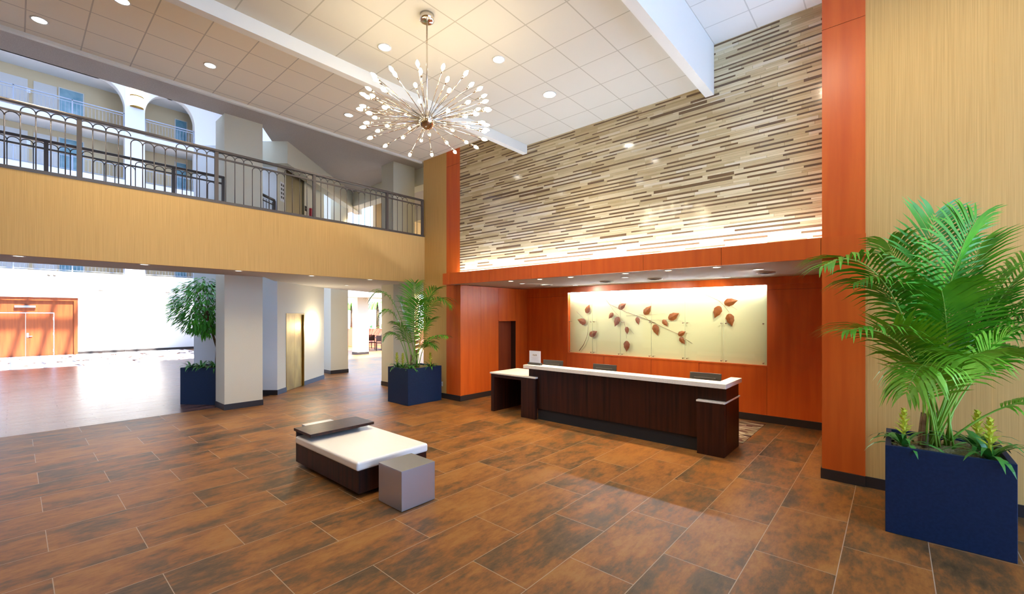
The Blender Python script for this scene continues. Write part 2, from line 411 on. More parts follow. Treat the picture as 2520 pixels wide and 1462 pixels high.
# cherry veneer pillars
def veneer_column(name, x0, x1, y0, y1, zs, label):
    mb = MB()
    for a, b in zip(zs[:-1], zs[1:]): mb.box(x0, x1, y0, y1, a + .003, b - .003, 0)
    mb.box(x0 + .006, x1 - .006, y0 + .006, y1, zs[0], zs[-1], 1)
    return struct(name, mb, ['red', 'redgap'], label, 'pillar')
veneer_column('pillar_left', -8.53, -8.0, YL, YL + .25, (.13, 2.86, 5.87, 6.3), 'cherry veneer pillar at the left of the stone wall')
veneer_column('pillar_right', -.70, -.26, YR - .015, YR + .33, (.13, 2.86, 3.13, 5.835, 6.5), 'tall cherry veneer pillar at the right of the stone wall')

# recess behind the desk
rl = MB()
for a, b in ((YL + .25, 7.92), (7.92, 8.59), (9.30, 9.80)): rl.box(-8.25, -8.0, a + .002, b - .002, .13, 2.86)
rl.box(-8.25, -8.0, 8.592, 9.298, 1.975, 2.86); rl.box(-8.3, -8.006, YL + .25, 8.59, .0, 2.86, 1); rl.box(-8.3, -8.006, 9.3, 9.8, 0, 2.86, 1)
struct('wall_recess_left', rl, ['red', 'redgap'], 'bright cherry panelled side wall of the reception recess', 'wall')
dn = thing('door_1', 'cherry door with shade in its colour, set back in the side wall of the recess', 'door', (-8.2, 8.95, 0)); dn['kind'] = 'structure'
build('door_leaf', B(-8.24, -8.17, 8.60, 9.29, .01, 1.96), mat('shaded_cherry', (.20, .036, .012), .4, c2=(.25, .05, .016), scale=(9, 9, .7)), dn)  # darker copy of the cherry veneer, doorway shade put into its colour
build('head_trim', B(-8.03, -7.99, 8.59, 9.30, 1.955, 1.985), 'red', dn)
rb = MB(); wy = 9.80
for a, b in ((-8.3, -6.64), (-1.88, .3)): rb.box(a, b - .004, wy, wy + .25, .14, 2.62)
xs = [-6.64, -5.497, -4.261, -3.179, -1.88]
for a, b in zip(xs[:-1], xs[1:]): rb.box(a + .004, b - .004, wy, wy + .25, .14, 1.09)
rb.box(-8.3, .3, wy - .012, wy + .25, 2.72, 2.875); rb.box(-8.3, -6.64, wy, wy + .25, 2.624, 2.72); rb.box(-1.88, .3, wy, wy + .25, 2.624, 2.72)
rb.box(-6.64, -1.88, wy - .01, wy + .25, 1.09, 1.105)
rb.box(-8.4, .3, wy + .20, wy + .3, 0, 2.86, 1); rb.box(-8.4, -6.64, wy + .006, wy + .2, .0, 2.7, 1); rb.box(-1.88, .3, wy + .006, wy + .2, .0, 2.7, 1); rb.box(-6.64, -1.88, wy + .006, wy + .2, .0, 1.08, 1)
struct('wall_recess_back', rb, ['red', 'redgap'], 'cherry panelled back wall of the reception recess', 'wall')
struct('wall_recess_right', B(-.40, -.27, YR + .33, 9.8, 0, 2.86), 'red', 'hidden right side wall of the reception recess', 'wall')
struct('ceiling_recess', B(-8.25, -.26, 6.93, 10.0, 2.872, 3.0), 'soffit', 'grey soffit with spotlights above the reception desk', 'ceiling')
hd = MB(); sx_ = [-8.27, -8.0, -6.687, -5.509, -4.321, -3.125, -1.913, -.706, -.25]
for a, b in zip(sx_[:-1], sx_[1:]): hd.box(a + .003, b - .003, 6.88, 6.93, 2.86, 3.13)
hd.box(-8.265, -.255, 6.887, 6.925, 2.862, 3.125, 1); hd.box(-8.27, -8.22, 6.93, YL, 2.86, 3.13)
hd.box(-8.22, -.70, 6.93, 7.0, 3.0, 3.03, 1)
struct('trim_1', hd, ['red', 'redgap'], 'long cherry header fascia over the reception recess', 'header')

# baseboards
bb = 0.13
struct('baseboard_right', MB().box(-.712, -.262, YR - .029, YR - .015, 0, bb).box(-.262, .79, YR - .014, YR, 0, bb).box(.79, 6, YR + .016, YR + .03, 0, bb).box(-.714, -.70, YR, YR + .33, 0, bb), 'base', 'dark base tile along the right wall', 'baseboard')
struct('baseboard_left', MB().box(FX, -7.988, YL - .014, YL, 0, bb).box(-8.0, -7.986, YL, 8.59, 0, bb).box(-8.0, -7.986, 9.3, 9.8, 0, bb), 'base', 'dark base tile along the left wall', 'baseboard')
struct('baseboard_recess', B(-7.98, .3, wy - .016, wy, 0, .14), 'base', 'dark base tile behind the desk', 'baseboard')

# ceilings and beams
struct('ceiling_left', B(-9.56, -6.0, -6, YL + .2, 6.25, 6.4), 'ceilL', 'taupe tile ceiling bay beside the balcony', 'ceiling')
struct('ceiling_center', B(-5.90, -2.24, -6, YL + .2, 5.75, 5.9), 'ceilM', 'pale tile ceiling bay holding the chandelier', 'ceiling')
struct('ceiling_right', B(-2.11, 6.2, -6, YL + .2, 6.36, 6.5), 'ceilR', 'white tile ceiling bay at the right', 'ceiling')
struct('beam_left', B(-6.0, -5.88, -6, YL - .01, 5.57, 6.6), 'beamw', 'narrow white ceiling beam crossing behind the chandelier', 'beam')
struct('beam_right', B(-2.24, -2.11, -6, YL - .01, 5.57, 6.6), 'beamw', 'deep white ceiling beam meeting the stone wall at right', 'beam')

# balcony, soffit, upper ceiling
slab = [(FX - .002, -12), (FX - .002, YL + .25), (-7.9, YL + .25), (-7.9, 22), (-15.6, 22), (-15.8, 9.6), (-14.4, 7.0), (-12.35, 4.55), (-11.2, 3.9), (-11.2, -12)]
struct('floor_balcony', MB().prism(slab, 3.02, 4.20), ['soffit'], 'balcony slab and its grey underside', 'ceiling')
struct('wall_balcony', MB().box(FX, FX + .05, -6, YL - .002, 2.98, 4.2, 0).box(FX - .03, FX + .055, -6, YL - .002, 4.2, 4.225, 1), ['tan', 'rail'], 'tan striped balcony fascia', 'wall')
up = [(-9.56, -12), (-9.56, YL), (-9.3, YL), (-9.3, 22), (-15.6, 22), (-15.8, 9.6), (-14.4, 7.0), (-12.35, 4.55), (-11.35, 3.9), (-11.35, -12)]
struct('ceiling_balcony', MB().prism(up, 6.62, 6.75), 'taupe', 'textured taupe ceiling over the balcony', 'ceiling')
struct('trim_2', MB().box(-9.60, -9.53, -6, YL, 6.20, 6.75), 'beamw', 'pale edge moulding between balcony ceiling and tile bay', 'moulding')

def plaster_column(name, x0, x1, y0, y1, label, z1=6.62):
    mb = MB().box(x0, x1, y0, y1, 0, z1, 0).box(x0 - .012, x1 + .012, y0 - .012, y1 + .012, 0, .13, 1)
    return struct(name, mb, ['plaster', 'base'], label, 'column')
plaster_column('column_near', -11.84, -11.2, 3.08, 3.86, 'cream plaster column beside the ficus planter')
plaster_column('column_middle', -15.75, -15.15, 7.46, 8.12, 'cream column behind the elevator wall')
plaster_column('column_palm', -11.62, -11.0, 7.30, 8.05, 'tan plaster column behind the smaller palm')
plaster_column('column_far', -21.95, -21.4, 12.0, 12.65, 'pale column out in the bright dining area', 3.05)

# lift core, both storeys
def cp(s, t=0.0, z=0.0):
    p = CA + CU * s + CV * t; return (p.x, p.y, z)
core = MB()
def core_quad(s0, s1, z0, z1, mi=0): core.face([cp(s1, 0, z0), cp(s0, 0, z0), cp(s0, 0, z1), cp(s1, 0, z1)], mi)
D0, D1 = .47, 1.52
for zb in (0.0, 4.2):
    zt = 3.02 if zb == 0 else 6.62
    core_quad(0, D0, zb, zt); core_quad(D1, 2.95, zb, zt); core_quad(D0, D1, zb + 2.16, zt)
    for sa, sb in ((D0, D0), (D1, D1)): core.face([cp(sa, 0, zb), cp(sa, .06, zb), cp(sa, .06, zb + 2.16), cp(sa, 0, zb + 2.16)])
core_quad(0, 2.95, 3.02, 4.2)
core.face([cp(0, 0, 0), cp(0, 2.2, 0), cp(0, 2.2, 6.62), cp(0, 0, 6.62)][::-1], 1)  # white side face: atrium daylight put into its colour
core.face([cp(2.95, 0, 0), cp(2.95, 2.2, 0), cp(2.95, 2.2, 6.62), cp(2.95, 0, 6.62)], 1)
core.face([cp(0, 2.2, 0), cp(2.95, 2.2, 0), cp(2.95, 2.2, 6.62), cp(0, 2.2, 6.62)], 1)
core.face([cp(0, .07, 0), cp(2.95, .07, 0), cp(2.95, .07, 6.62), cp(0, .07, 6.62)], 1)
struct('wall_elevator', core, ['plaster', 'white'], 'cream angled wall around the brass elevator doors', 'wall')
def slant(mb, s0, s1, t0, t1, z0, z1, mi=0):
    pts = [cp(s0, t0)[:2], cp(s1, t0)[:2], cp(s1, t1)[:2], cp(s0, t1)[:2]]; return mb.prism(pts, z0, z1, mi)
bbe = MB(); slant(bbe, 0, D0, -.014, 0, 0, bb); slant(bbe, D1, 2.95, -.014, 0, 0, bb); slant(bbe, -.014, 0, -.014, 2.2, 0, bb)
struct('baseboard_elevator', bbe, 'base', 'dark base tile along the elevator wall', 'baseboard')
for k, zb in ((2, 0.0), (3, 4.2)):
    d = thing('door_%d' % k, 'pair of brushed brass elevator doors' if zb == 0 else 'dull bronze elevator doors on the upper balcony', 'elevator door', cp((D0 + D1) / 2, 0, zb)); d['kind'] = 'structure'
    mm = 'brass' if zb == 0 else 'brassd'; mid = (D0 + D1) / 2
    build('door_leaf', slant(MB(), D0 + .02, mid - .008, .028, .05, zb + .01, zb + 2.13), mm, d)
    build('door_leaf', slant(MB(), mid + .008, D1 - .02, .034, .056, zb + .01, zb + 2.13), mm, d)
    build('door_seam', slant(MB(), mid - .02, mid + .02, .057, .062, zb + .01, zb + 2.13), 'black', d)
    fr = MB(); slant(fr, D0 - .015, D0 + .02, -.008, .05, zb, zb + 2.17); slant(fr, D1 - .02, D1 + .015, -.008, .05, zb, zb + 2.17); slant(fr, D0 + .02, D1 - .02, -.008, .05, zb + 2.13, zb + 2.17)
    build('door_frame', fr, mm, d)
db = MB(); slant(db, -.3, 5.5, -.42, -.15, 6.05, 6.62); slant(db, -.3, -.02, -.15, .35, 6.05, 6.62)
struct('beam_elevator', db, 'plaster', 'dropped diagonal beam above the upper elevator', 'beam')
struct('beam_upper', MB().box(-16, -9.5, 8.2, 8.6, 6.1, 6.62).box(-16, -9.5, 11.2, 11.7, 6.1, 6.62), 'plaster', 'pale cross beams at the back of the balcony', 'beam')
struct('wall_upper', MB().box(-24, -7.9, 16.0, 16.2, 4.2, 6.75), 'cream', 'pale wall at the back of the balcony lobby', 'wall')
struct('wall_upper_side', B(-15.6, -15.4, 9.4, 16, 4.2, 6.62), 'cream', 'cream side wall deep in the balcony lobby', 'wall')
struct('wall_lobby_end', MB().box(-9.47, -8.25, YL + .25, 22, 0, 6.62), 'plaster', 'plain wall behind the recess', 'wall')

# ================================================================ ATRIUM FAR SIDE
WX = -33.0
fw = MB()
fw.box(WX - .25, WX, -12, -3.05, 0, 4.30); fw.box(WX - .25, WX, 2.25, 9, 0, 4.30); fw.box(WX - .25, WX, -3.05, 2.25, 3.02, 4.30)
struct('wall_atrium', fw, 'white', 'sunlit white wall around the wooden double doors', 'wall')
for i, zt in enumerate((4.42, 7.12, 9.83, 12.6, 15.6)):
    th = .30 if i else .26
    struct('floor_gallery' if i < 4 else 'ceiling_gallery', B(-37, WX + .02, -12, 9, zt - th, zt), 'white', 'white gallery slab, %s level above the atrium' % ('first', 'second', 'third', 'fourth', 'top')[i], 'floor')
struct('wall_gallery', B(-35.1, -34.85, -12, 9, 4.42, 15.3), 'cream', 'cream corridor wall behind the galleries', 'wall')
gp = MB()
for a, b in ((-7.2, -6.3), (4.15, 5.03), (7.45, 9.0)): gp.box(WX - .5, WX + .06, a, b, 0 if a > 4 else 4.4, 16)
def spandrel(y_spring, y_top, z_spring=13.86, z_top=15.3, n=10):
    pts = []
    for k in range(n + 1):
        a = k / n * math.pi / 2
        pts.append((y_spring + (y_top - y_spring) * (1 - math.cos(a)), z_spring + (z_top - z_spring) * math.sin(a)))
    for p, q in zip(pts[:-1], pts[1:]):
        for xx in (WX + .05, WX - .4): gp.face([(xx, p[0], p[1]), (xx, q[0], q[1]), (xx, q[0], 16), (xx, p[0], 16)])
        gp.face([(WX + .05, p[0], p[1]), (WX + .05, q[0], q[1]), (WX - .4, q[0], q[1]), (WX - .4, p[0], p[1])])
spandrel(4.15, 3.1); spandrel(5.03, 6.15); spandrel(-6.3, -5.25); spandrel(7.45, 6.4)
gp.box(WX - .4, WX + .05, -12, 9, 15.3, 16)
struct('wall_arcade', gp, 'white', 'white arched arcade piers rising through the galleries', 'wall')
for nm, a, b in (('left', -12, -3.05), ('right', 2.25, 4.15), ('end', 5.03, 7.45)):
    struct('baseboard_atrium_' + nm, B(WX, WX + .02, a, b, 0, .14), 'base', {'left': 'dark base tile left of the double doors', 'right': 'dark base tile between double doors and arcade pier', 'end': 'dark base tile right of the arcade pier'}[nm], 'baseboard')
struct('baseboard_atrium_pier', B(WX + .06, WX + .075, 4.15, 5.03, 0, .14), 'base', 'dark base tile of the arcade pier', 'baseboard')
struct('wall_atrium_side', B(-37, -11.2, -12.25, -12, 0, 17), 'white', 'white side wall of the atrium', 'wall')
struct('wall_atrium_end', B(-37, -20, 9, 9.25, 0, 17), 'white', 'white end wall of the atrium', 'wall')
struct('wall_atrium_near', MB().box(-11.3, -11.1, -12.2, 9, 6.75, 17), 'white', 'white wall of the floors above the balcony', 'wall')
# roof with skylight grid
rf = MB(); rf.box(-37, -25.8, -12.2, 9.2, 17, 17.3); rf.box(-15.6, 6.5, -12.2, 9.2, 17, 17.3); rf.box(-25.8, -15.6, -12.2, 0, 17, 17.3)
for k in range(10): rf.box(-25.8, -15.6, .3 + k * .95, .5 + k * .95, 17, 17.12)
for x in (-24.15, -21.2, -18.3): rf.box(x - .17, x + .17, 0, 9, 17, 17.12)
struct('ceiling_atrium', rf, 'white', 'atrium roof with a gridded skylight', 'roof')

# wooden double doors on the far wall
dd = thing('door_4', 'warm wooden double doors with transom in the sunlit far wall', 'door', (WX, -.4, 0)); dd['kind'] = 'structure'
fr = MB(); fr.box(WX - .2, WX + .03, 2.10, 2.25, 0, 3.02); fr.box(WX - .2, WX + .03, -3.05, -2.9, 0, 3.02); fr.box(WX - .2, WX + .03, -2.9, 2.10, 2.86, 3.02)
build('door_frame', fr, 'gdoor', dd)
build('transom_panel', MB().box(WX - .12, WX - .08, -2.9, 2.10, 2.24, 2.86).box(WX - .12, WX - .08, 1.38, 2.10, 0, 2.24).box(WX - .12, WX - .08, -2.9, -2.17, 0, 2.24), 'gdoor', dd)
for a, b in ((-.60, .372), (.382, 1.35)):
    lf = build('door_leaf', B(WX - .10, WX - .05, a, b, .01, 2.21), 'gdoor', dd)
    if a > 0:
        build('lever_handle', MB().box(WX - .05, WX - .03, a + .03, a + .10, .98, 1.2).box(WX - .03, WX - .005, a + .05, a + .22, 1.02, 1.05), 'chrome', lf)
        hg = MB()
        for z in (.2, 1.05, 1.85): hg.box(WX - .055, WX - .035, b - .02, b + .02, z, z + .14)
        build('hinge', hg, 'chrome', lf)
build('door_closer', MB().box(WX - .05, WX + .02, .0, .72, 2.49, 2.60), 'steel', dd)
build('door_canopy', B(WX - .02, WX + .10, -3.2, 2.42, 3.03, 3.19), 'trimw', dd)

# gallery guards
def gallery_guard(y0, y1, zt, h, label, post=2.3):
    t = thing('gallery_railing', label, 'railing', (WX, (y0 + y1) / 2, zt), group='gallery railings across the atrium')
    build('handrail', B(WX - .10, WX - .05, y0, y1, zt + h - .05, zt + h), 'railfar', t)
    build('lower_rail', MB().box(WX - .085, WX - .065, y0, y1, zt + h - .17, zt + h - .14).box(WX - .085, WX - .065, y0, y1, zt + .06, zt + .09), 'railfar', t)
    n = max(1, round((y1 - y0) / post))
    for k in range(n + 1):
        y = y0 + .03 + (y1 - y0 - .06) * k / n; build('post', B(WX - .10, WX - .05, y - .025, y + .025, zt, zt + h), 'railfar', t)
    mb = MB(); y = y0 + .1
    while y < y1: mb.box(WX - .08, WX - .07, y, y + .012, zt + .06, zt + h - .14); y += .145
    build('baluster_infill', mb, 'railfar', t)
for zt, h, nm in ((4.42, 1.05, 'lowest'), (9.83, .93, 'middle'), (12.6, 1.05, 'highest')):
    gallery_guard(-6.3, 4.15, zt, h, 'grey railing of the %s gallery, long bay left of the arcade pier' % nm)
    gallery_guard(5.03, 7.45, zt, h, 'grey railing of the %s gallery, short bay right of the arcade pier' % nm)
# corridor doors and windows
nd = 5; nw = 1
for zt, nm in ((4.42, 'lowest'), (9.83, 'middle'), (12.6, 'highest')):
    for a, b, w in ((-.5, .47, 'left of two'), (.68, 1.55, 'right of two')):
        d = struct('door_%d' % nd, B(-34.86, -34.80, a, b, zt, zt + 2.12), 'creamdoor', 'pale corridor door on the %s gallery, %s' % (nm, w), 'door'); nd += 1
        build('number_plate', B(-34.80, -34.79, b + .08 - 1.2, b + .22 - 1.2, zt + 1.4, zt + 1.65), 'card', d)
    for a, b, w in ((1.66, 2.58, 'left of the arcade pier'), (6.85, 7.42, 'right of the arcade pier')):
        f = struct('window_%d' % nw, B(-34.86, -34.82, a - .05, b + .05, zt + .02, zt + 2.17), 'creamdoor', 'teal corridor window on the %s gallery, %s' % (nm, w), 'window'); nw += 1
        build('pane', B(-34.82, -34.81, a, b, zt + .07, zt + 2.12), 'bluewin', f)
# things on the atrium wall
def wall_unit(label, y, z, w, h):
    t = thing('emergency_light', label, 'emergency light', (WX, y, z)); build('housing', B(WX, WX + .05, y - w / 2, y + w / 2, z, z + h), 'card', t)
    for s in (-1, 1): build('lamp_head', MB().lathe([(0, 0), (.05, .0), (.06, .05), (0, .055)], (WX + .05, y + s * w * .34, z + h / 2), (1, 0, 0), 10), 'vent', t)
wall_unit('twin-headed emergency light high on the white wall above the doors', 1.28, 4.14 - .02, .30, .14)
def plate(label, y0, y1, z0, z1):
    t = thing('wall_panel', label, 'wall panel', (WX, (y0 + y1) / 2, z0)); build('frame', B(WX, WX + .03, y0, y1, z0, z1), 'greyink', t); build('cover', B(WX + .03, WX + .035, y0 + .02, y1 - .02, z0 + .02, z1 - .02), 'card', t)
plate('small white plate on the sunlit wall right of the doors', 3.03, 3.20, 1.63, 1.84); plate('larger white panel beside the small wall plate', 3.26, 3.53, 1.53, 1.92)
for y, w in ((3.15, 'between doors and arcade pier'), (6.1, 'right of the arcade pier')):
    t = thing('wall_speaker', 'small white alarm unit high on the sunlit wall ' + w, 'alarm', (WX, y, 3.45)); build('housing', B(WX, WX + .06, y - .09, y + .09, 3.5, 3.72), 'card', t); build('grille', B(WX, WX + .07, y - .08, y + .08, 3.45, 3.49), 'vent', t)
# arcade sconce
t = thing('wall_sconce', 'glowing banded sconce on the white arcade pier', 'wall sconce', (WX + .06, 4.67, 14.1))
def half_cyl(mb, x, y, r, z0, z1, n=12):
    pts = [(x + r * .8 * math.sin(math.pi * k / n), y - r * math.cos(math.pi * k / n)) for k in range(n + 1)]; return mb.prism(pts, z0, z1)
build('shade', half_cyl(MB(), WX + .06, 4.67, .29, 14.14, 15.22), 'sconce', t)
for z in (14.08, 14.70, 15.22): build('metal_band', half_cyl(MB(), WX + .06, 4.67, .305, z, z + .06), 'brass', t)

# ================================================================ RAILINGS
def baluster(mb_pts_y0, y1, X, zb, zs, r=.0075):
    pts = [(X, mb_pts_y0, zb), (X, mb_pts_y0, zs)]
    mb = MB().tube(pts, r, 6)
    w = y1 - mb_pts_y0
    arc = [(X, mb_pts_y0 + w / 2 - w / 2 * math.cos(math.pi * k / 8), zs + w / 2 * .95 * math.sin(math.pi * k / 8)) for k in range(9)]
    return mb.tube(arc, r, 5)
def railing(label, X, y_start, bays, bay, last, zf, material, pattern=(1,) * 4 + (0,) * 4 + (1,) * 4):
    yend = last
    t = thing('balcony_railing', label, 'railing', (X, (y_start + yend) / 2, zf))
    build('handrail', MB().box(X - .04, X + .04, y_start, yend, zf + .93, zf + .98), material, t, bevel=.018)
    build('middle_rail', B(X - .014, X + .014, y_start, yend, zf + .805, zf + .835), material, t)
    build('bottom_rail', B(X - .014, X + .014, y_start, yend, zf + .01, zf + .035), material, t)
    ys = [y_start + b * bay for b in range(bays + 1) if y_start + b * bay < yend - .1] + [yend - .03]
    for y in ys: build('post', B(X - .026, X + .026, y - .028, y + .028, zf, zf + .935), material, t)
    n = len(pattern); pitch = bay / n; y = y_start; k = 0
    while y < yend - pitch * .6:
        tall = pattern[k % n]; y1 = min(y + pitch, yend)
        build('baluster', baluster(y, y1, X, zf + .02, zf + (.85 if tall else .735)), material, t)
        y += pitch; k += 1
    return t
railing('long bronze railing with arched balusters along the balcony front', FX + .01, -1.15, 5, 1.811, YL - .02, 4.222, 'rail')
railing('darker railing at the rear edge of the balcony', -11.12, -1.42, 3, 1.785, 3.06, 4.20, 'railb')
t = thing('balcony_railing', 'short dark railing between plaster column and elevator core', 'railing', (-11.9, 4.2, 4.2))
pa, pb = Vector((-11.75, 3.9, 0)), Vector((-12.3, 4.52, 0))
def seg(mb, z, r): return mb.tube([(pa.x, pa.y, z), (pb.x, pb.y, z)], r, 6)
build('handrail', seg(MB(), 5.15, .035), 'railb', t); build('middle_rail', seg(MB(), 5.02, .015), 'railb', t)
for k in range(6):
    p = pa.lerp(pb, (k + .3) / 6); build('baluster', MB().tube([(p.x, p.y, 4.2), (p.x, p.y, 5.08)], .0075, 6), 'railb', t)
build('post', MB().box(pb.x - .03, pb.x + .03, pb.y - .03, pb.y + .03, 4.2, 5.13), 'railb', t)

# ================================================================ RECEPTION DESK
desk = thing('reception_desk', 'long dark espresso reception desk with white stone transaction top', 'reception desk', (-3.8, 7.1, 0))
build('front_panel', MB().box(-5.68, -1.88, 7.02, 7.16, .22, 1.03).box(-2.02, -1.88, 7.16, 7.70, .22, 1.03), 'espresso', desk)
build('toe_kick', B(-5.46, -2.0, 7.05, 7.16, 0, .22), 'black', desk)
build('transaction_top', MB().prism([(-5.735, 6.90), (-1.855, 6.90), (-1.855, 7.80), (-2.02, 7.80), (-2.02, 7.20), (-5.735, 7.20)], 1.03, 1.10), 'stonew', desk, bevel=.004)
build('end_pedestal', B(-2.275, -1.885, 6.92, 7.745, 0, .80), 'espresso', desk, bevel=.003)
build('pedestal_cap', MB().prism([(-2.285, 6.91), (-1.872, 6.91), (-1.872, 7.77), (-1.90, 7.77), (-1.90, 7.02), (-2.285, 7.02)], .80, .825), 'stonew', desk, bevel=.003)
build('work_surface', B(-5.4, -2.03, 7.16, 7.86, .72, .75), 'espresso', desk)
sc_ = thing('side_counter', 'lower open-fronted counter with white stone top left of the desk', 'counter', (-6.1, 7.4, 0))
build('counter_top', B(-6.725, -5.445, 6.935, 7.88, .83, .862), 'stonew', sc_, bevel=.004)
build('leg_panel', B(-6.71, -6.62, 6.96, 7.86, 0, .83), 'espresso', sc_, bevel=.002)
build('pedestal', B(-5.835, -5.455, 6.95, 7.015, 0, .83), 'espresso', sc_, bevel=.002)
build('apron', B(-6.62, -5.835, 6.965, 7.0, .76, .83), 'espresso', sc_)
build('back_panel', B(-6.62, -5.70, 7.80, 7.84, .02, .83), 'espresso', sc_)

def monitor(x, y, rz, label):
    t = thing('computer_monitor', label, 'monitor', (x, y, .75), 0, 'monitors behind the reception desk')
    OFF[t.name] = (0, 0, 0)
    hb = MB().box(-.245, .245, -.012, .012, .13, .425).box(-.17, .17, -.035, -.012, .17, .35)
    build('housing', hb, 'plastic', t, bevel=.006)
    build('stand', MB().box(-.03, .03, -.06, -.03, .0, .26).box(-.12, .12, -.13, .05, 0, .015), 'plastic', t)
    build('vent_slots', MB().box(-.16, .16, -.038, -.035, .30, .315).box(-.16, .16, -.038, -.035, .275, .285), 'black', t)
    t.rotation_euler = (R(-7), 0, rz)
monitor(-5.40, 7.44, .05, 'dark monitor back behind the small white sign')
monitor(-4.19, 7.46, .05, 'dark monitor back at the middle of the reception desk')
monitor(-2.33, 7.46, .05, 'dark monitor back near the right end of the reception desk')

sg = thing('counter_sign', 'small white card in a dark holder on the desk top', 'sign', (-5.56, 7.06, 1.10))
build('card', B(-5.695, -5.405, 7.055, 7.063, 1.125, 1.385), 'card', sg)
build('holder', B(-5.71, -5.39, 7.02, 7.10, 1.10, 1.145), 'plastic', sg, bevel=.003)
lg = MB()
for s in (-1, 1):
    arc = [(-5.55 + s * .026 + .022 * math.cos(math.pi * k / 6), 7.053, 1.292 + .022 * math.sin(math.pi * k / 6)) for k in range(7)]
    lg.tube(arc, .0035, 5); lg.tube([(-5.55 + s * .05, 7.053, 1.29), (-5.55 + s * .05, 7.053, 1.315)], .003, 5)
lg.box(-5.60, -5.50, 7.052, 7.054, 1.285, 1.290)
build('emblem', lg, 'tanlogo', sg)
tx = MB()
for k, w in enumerate((.09, .07, .085)): tx.box(-5.55 - w, -5.55 + w, 7.0535, 7.0545, 1.245 - k * .022, 1.250 - k * .022)
build('fine_print', tx, 'greyink', sg)

tag(build('patterned_rug', B(-5.6, -1.87, 7.92, 9.62, 0, .008), 'rug'), 'patterned brown and cream carpet inset behind the desk', 'carpet')

# ---------------------------------------------------------------- lit artwork
art = thing('wall_artwork', 'backlit glass artwork with copper leaves behind the reception desk', 'artwork', (-4.26, 9.9, 1.1))
build('backing_panel', B(-6.64, -1.88, 9.90, 9.94, 1.105, 2.72), 'artback', art)
build('frame', MB().box(-6.64, -6.575, 9.79, 9.90, 1.105, 2.72).box(-6.575, -1.88, 9.79, 9.90, 1.105, 1.12), 'red', art)
build('light_strip', B(-6.55, -1.92, 9.845, 9.875, 2.695, 2.715), 'artled', art)
seams = [-6.562, -5.814, -5.029, -4.244, -3.47, -2.673, -1.89]
for a, b in zip(seams[:-1], seams[1:]): gp_ = B(a + .003, b - .003, 9.775, 9.783, 1.125, 2.70); gp_.m[3] = gp_.m[5] = 1; build('glass_pane', gp_, ['glass', 'glassedge'], art)
for k, x in enumerate(seams):
    for dx in ((-.045, .045) if 0 < k < 6 else ((.05,) if k == 0 else (-.05,))):
        for z in (1.165, 1.95): build('standoff', MB().lathe([(0, 0), (.014, 0), (.014, .02), (.006, .022), (.006, .13)], (x + dx, 9.765, z), (0, 1, 0), 10), 'chrome', art)
LEAVES = [(-6.034, 2.171, -5.937, 2.394), (-6.042, 1.918, -6.306, 2.003), (-5.934, 1.582, -5.706, 1.71), (-5.259, 2.176, -5.382, 2.031), (-5.107, 2.08, -5.213, 1.832), (-5.115, 2.278, -4.907, 2.405),
    (-4.446, 2.135, -4.275, 2.342), (-4.627, 2.075, -4.585, 1.89), (-4.195, 1.903, -4.115, 1.647), (-4.893, 1.838, -4.878, 1.654), (-4.893, 1.495, -4.896, 1.225), (-3.997, 2.014, -3.881, 1.863),
    (-3.863, 2.03, -3.617, 2.169), (-3.642, 1.669, -3.473, 1.759), (-3.603, 1.624, -3.495, 1.472), (-2.764, 2.315, -2.871, 2.056), (-2.681, 2.367, -2.412, 2.425), (-2.59, 2.153, -2.521, 1.889)]
for x0_, z0_, x1_, z1_ in LEAVES:
    a = Vector((x0_, z0_)); d = Vector((x1_, z1_)) - a; l = d.length; d.normalize(); nrm = Vector((-d.y, d.x))
    mb = MB(); prof = [(0, 0), (.05, .13), (.16, .235), (.30, .285), (.45, .28), (.60, .235), (.75, .155), (.88, .065), (1, 0)]
    yb = 9.835; L_, R_, C_ = [], [], []
    for i, (tt, w) in enumerate(prof):
        ser = 1 + (.10 if i % 2 else -.02)
        c = a + d * (tt * l); C_.append((c.x, yb - .018 * math.sin(math.pi * tt), c.y))
        for sgn, lst in ((1, L_), (-1, R_)):
            q = c + nrm * (sgn * w * l * ser); lst.append((q.x, yb, q.y))
    for i in range(len(prof) - 1):
        mb.face([C_[i], C_[i + 1], L_[i + 1], L_[i]], 0, True); mb.face([C_[i], R_[i], R_[i + 1], C_[i + 1]], 0, True)
        mb.face([(p[0], p[1] + .004, p[2]) for p in (L_[i], L_[i + 1], C_[i + 1], C_[i])], 0, True); mb.face([(p[0], p[1] + .004, p[2]) for p in (C_[i], C_[i + 1], R_[i + 1], R_[i])], 0, True)
    build('copper_leaf', mb, 'copper', art)
BR = [[(-5.586, 2.68), (-5.436, 2.476), (-5.366, 2.392), (-5.13, 2.292), (-4.907, 2.196), (-4.592, 2.088), (-4.33, 2.0), (-4.115, 1.897), (-3.957, 1.825), (-3.665, 1.702), (-3.495, 1.594), (-3.335, 1.496)],
    [(-5.366, 2.392), (-5.251, 2.238), (-5.115, 2.101), (-5.018, 1.999)], [(-6.341, 2.216), (-6.203, 2.099), (-6.11, 2.019)], [(-6.254, 1.177), (-6.118, 1.344), (-6.017, 1.551), (-5.981, 1.754), (-5.976, 2.099)],
    [(-3.234, 2.68), (-3.114, 2.587), (-2.956, 2.514), (-2.79, 2.428), (-2.689, 2.332), (-2.577, 2.172)], [(-2.79, 2.428), (-2.602, 2.358), (-2.431, 2.231)], [(-4.966, 1.966), (-4.922, 1.777), (-4.9, 1.548)],
    [(-4.907, 2.101), (-4.508, 2.122), (-3.919, 2.154)], [(-4.33, 2.0), (-4.142, 2.013), (-3.781, 2.016), (-3.524, 1.984)], [(-4.261, 1.923), (-4.449, 2.102), (-4.577, 2.132)], [(-4.827, 1.792), (-4.705, 1.662)]]
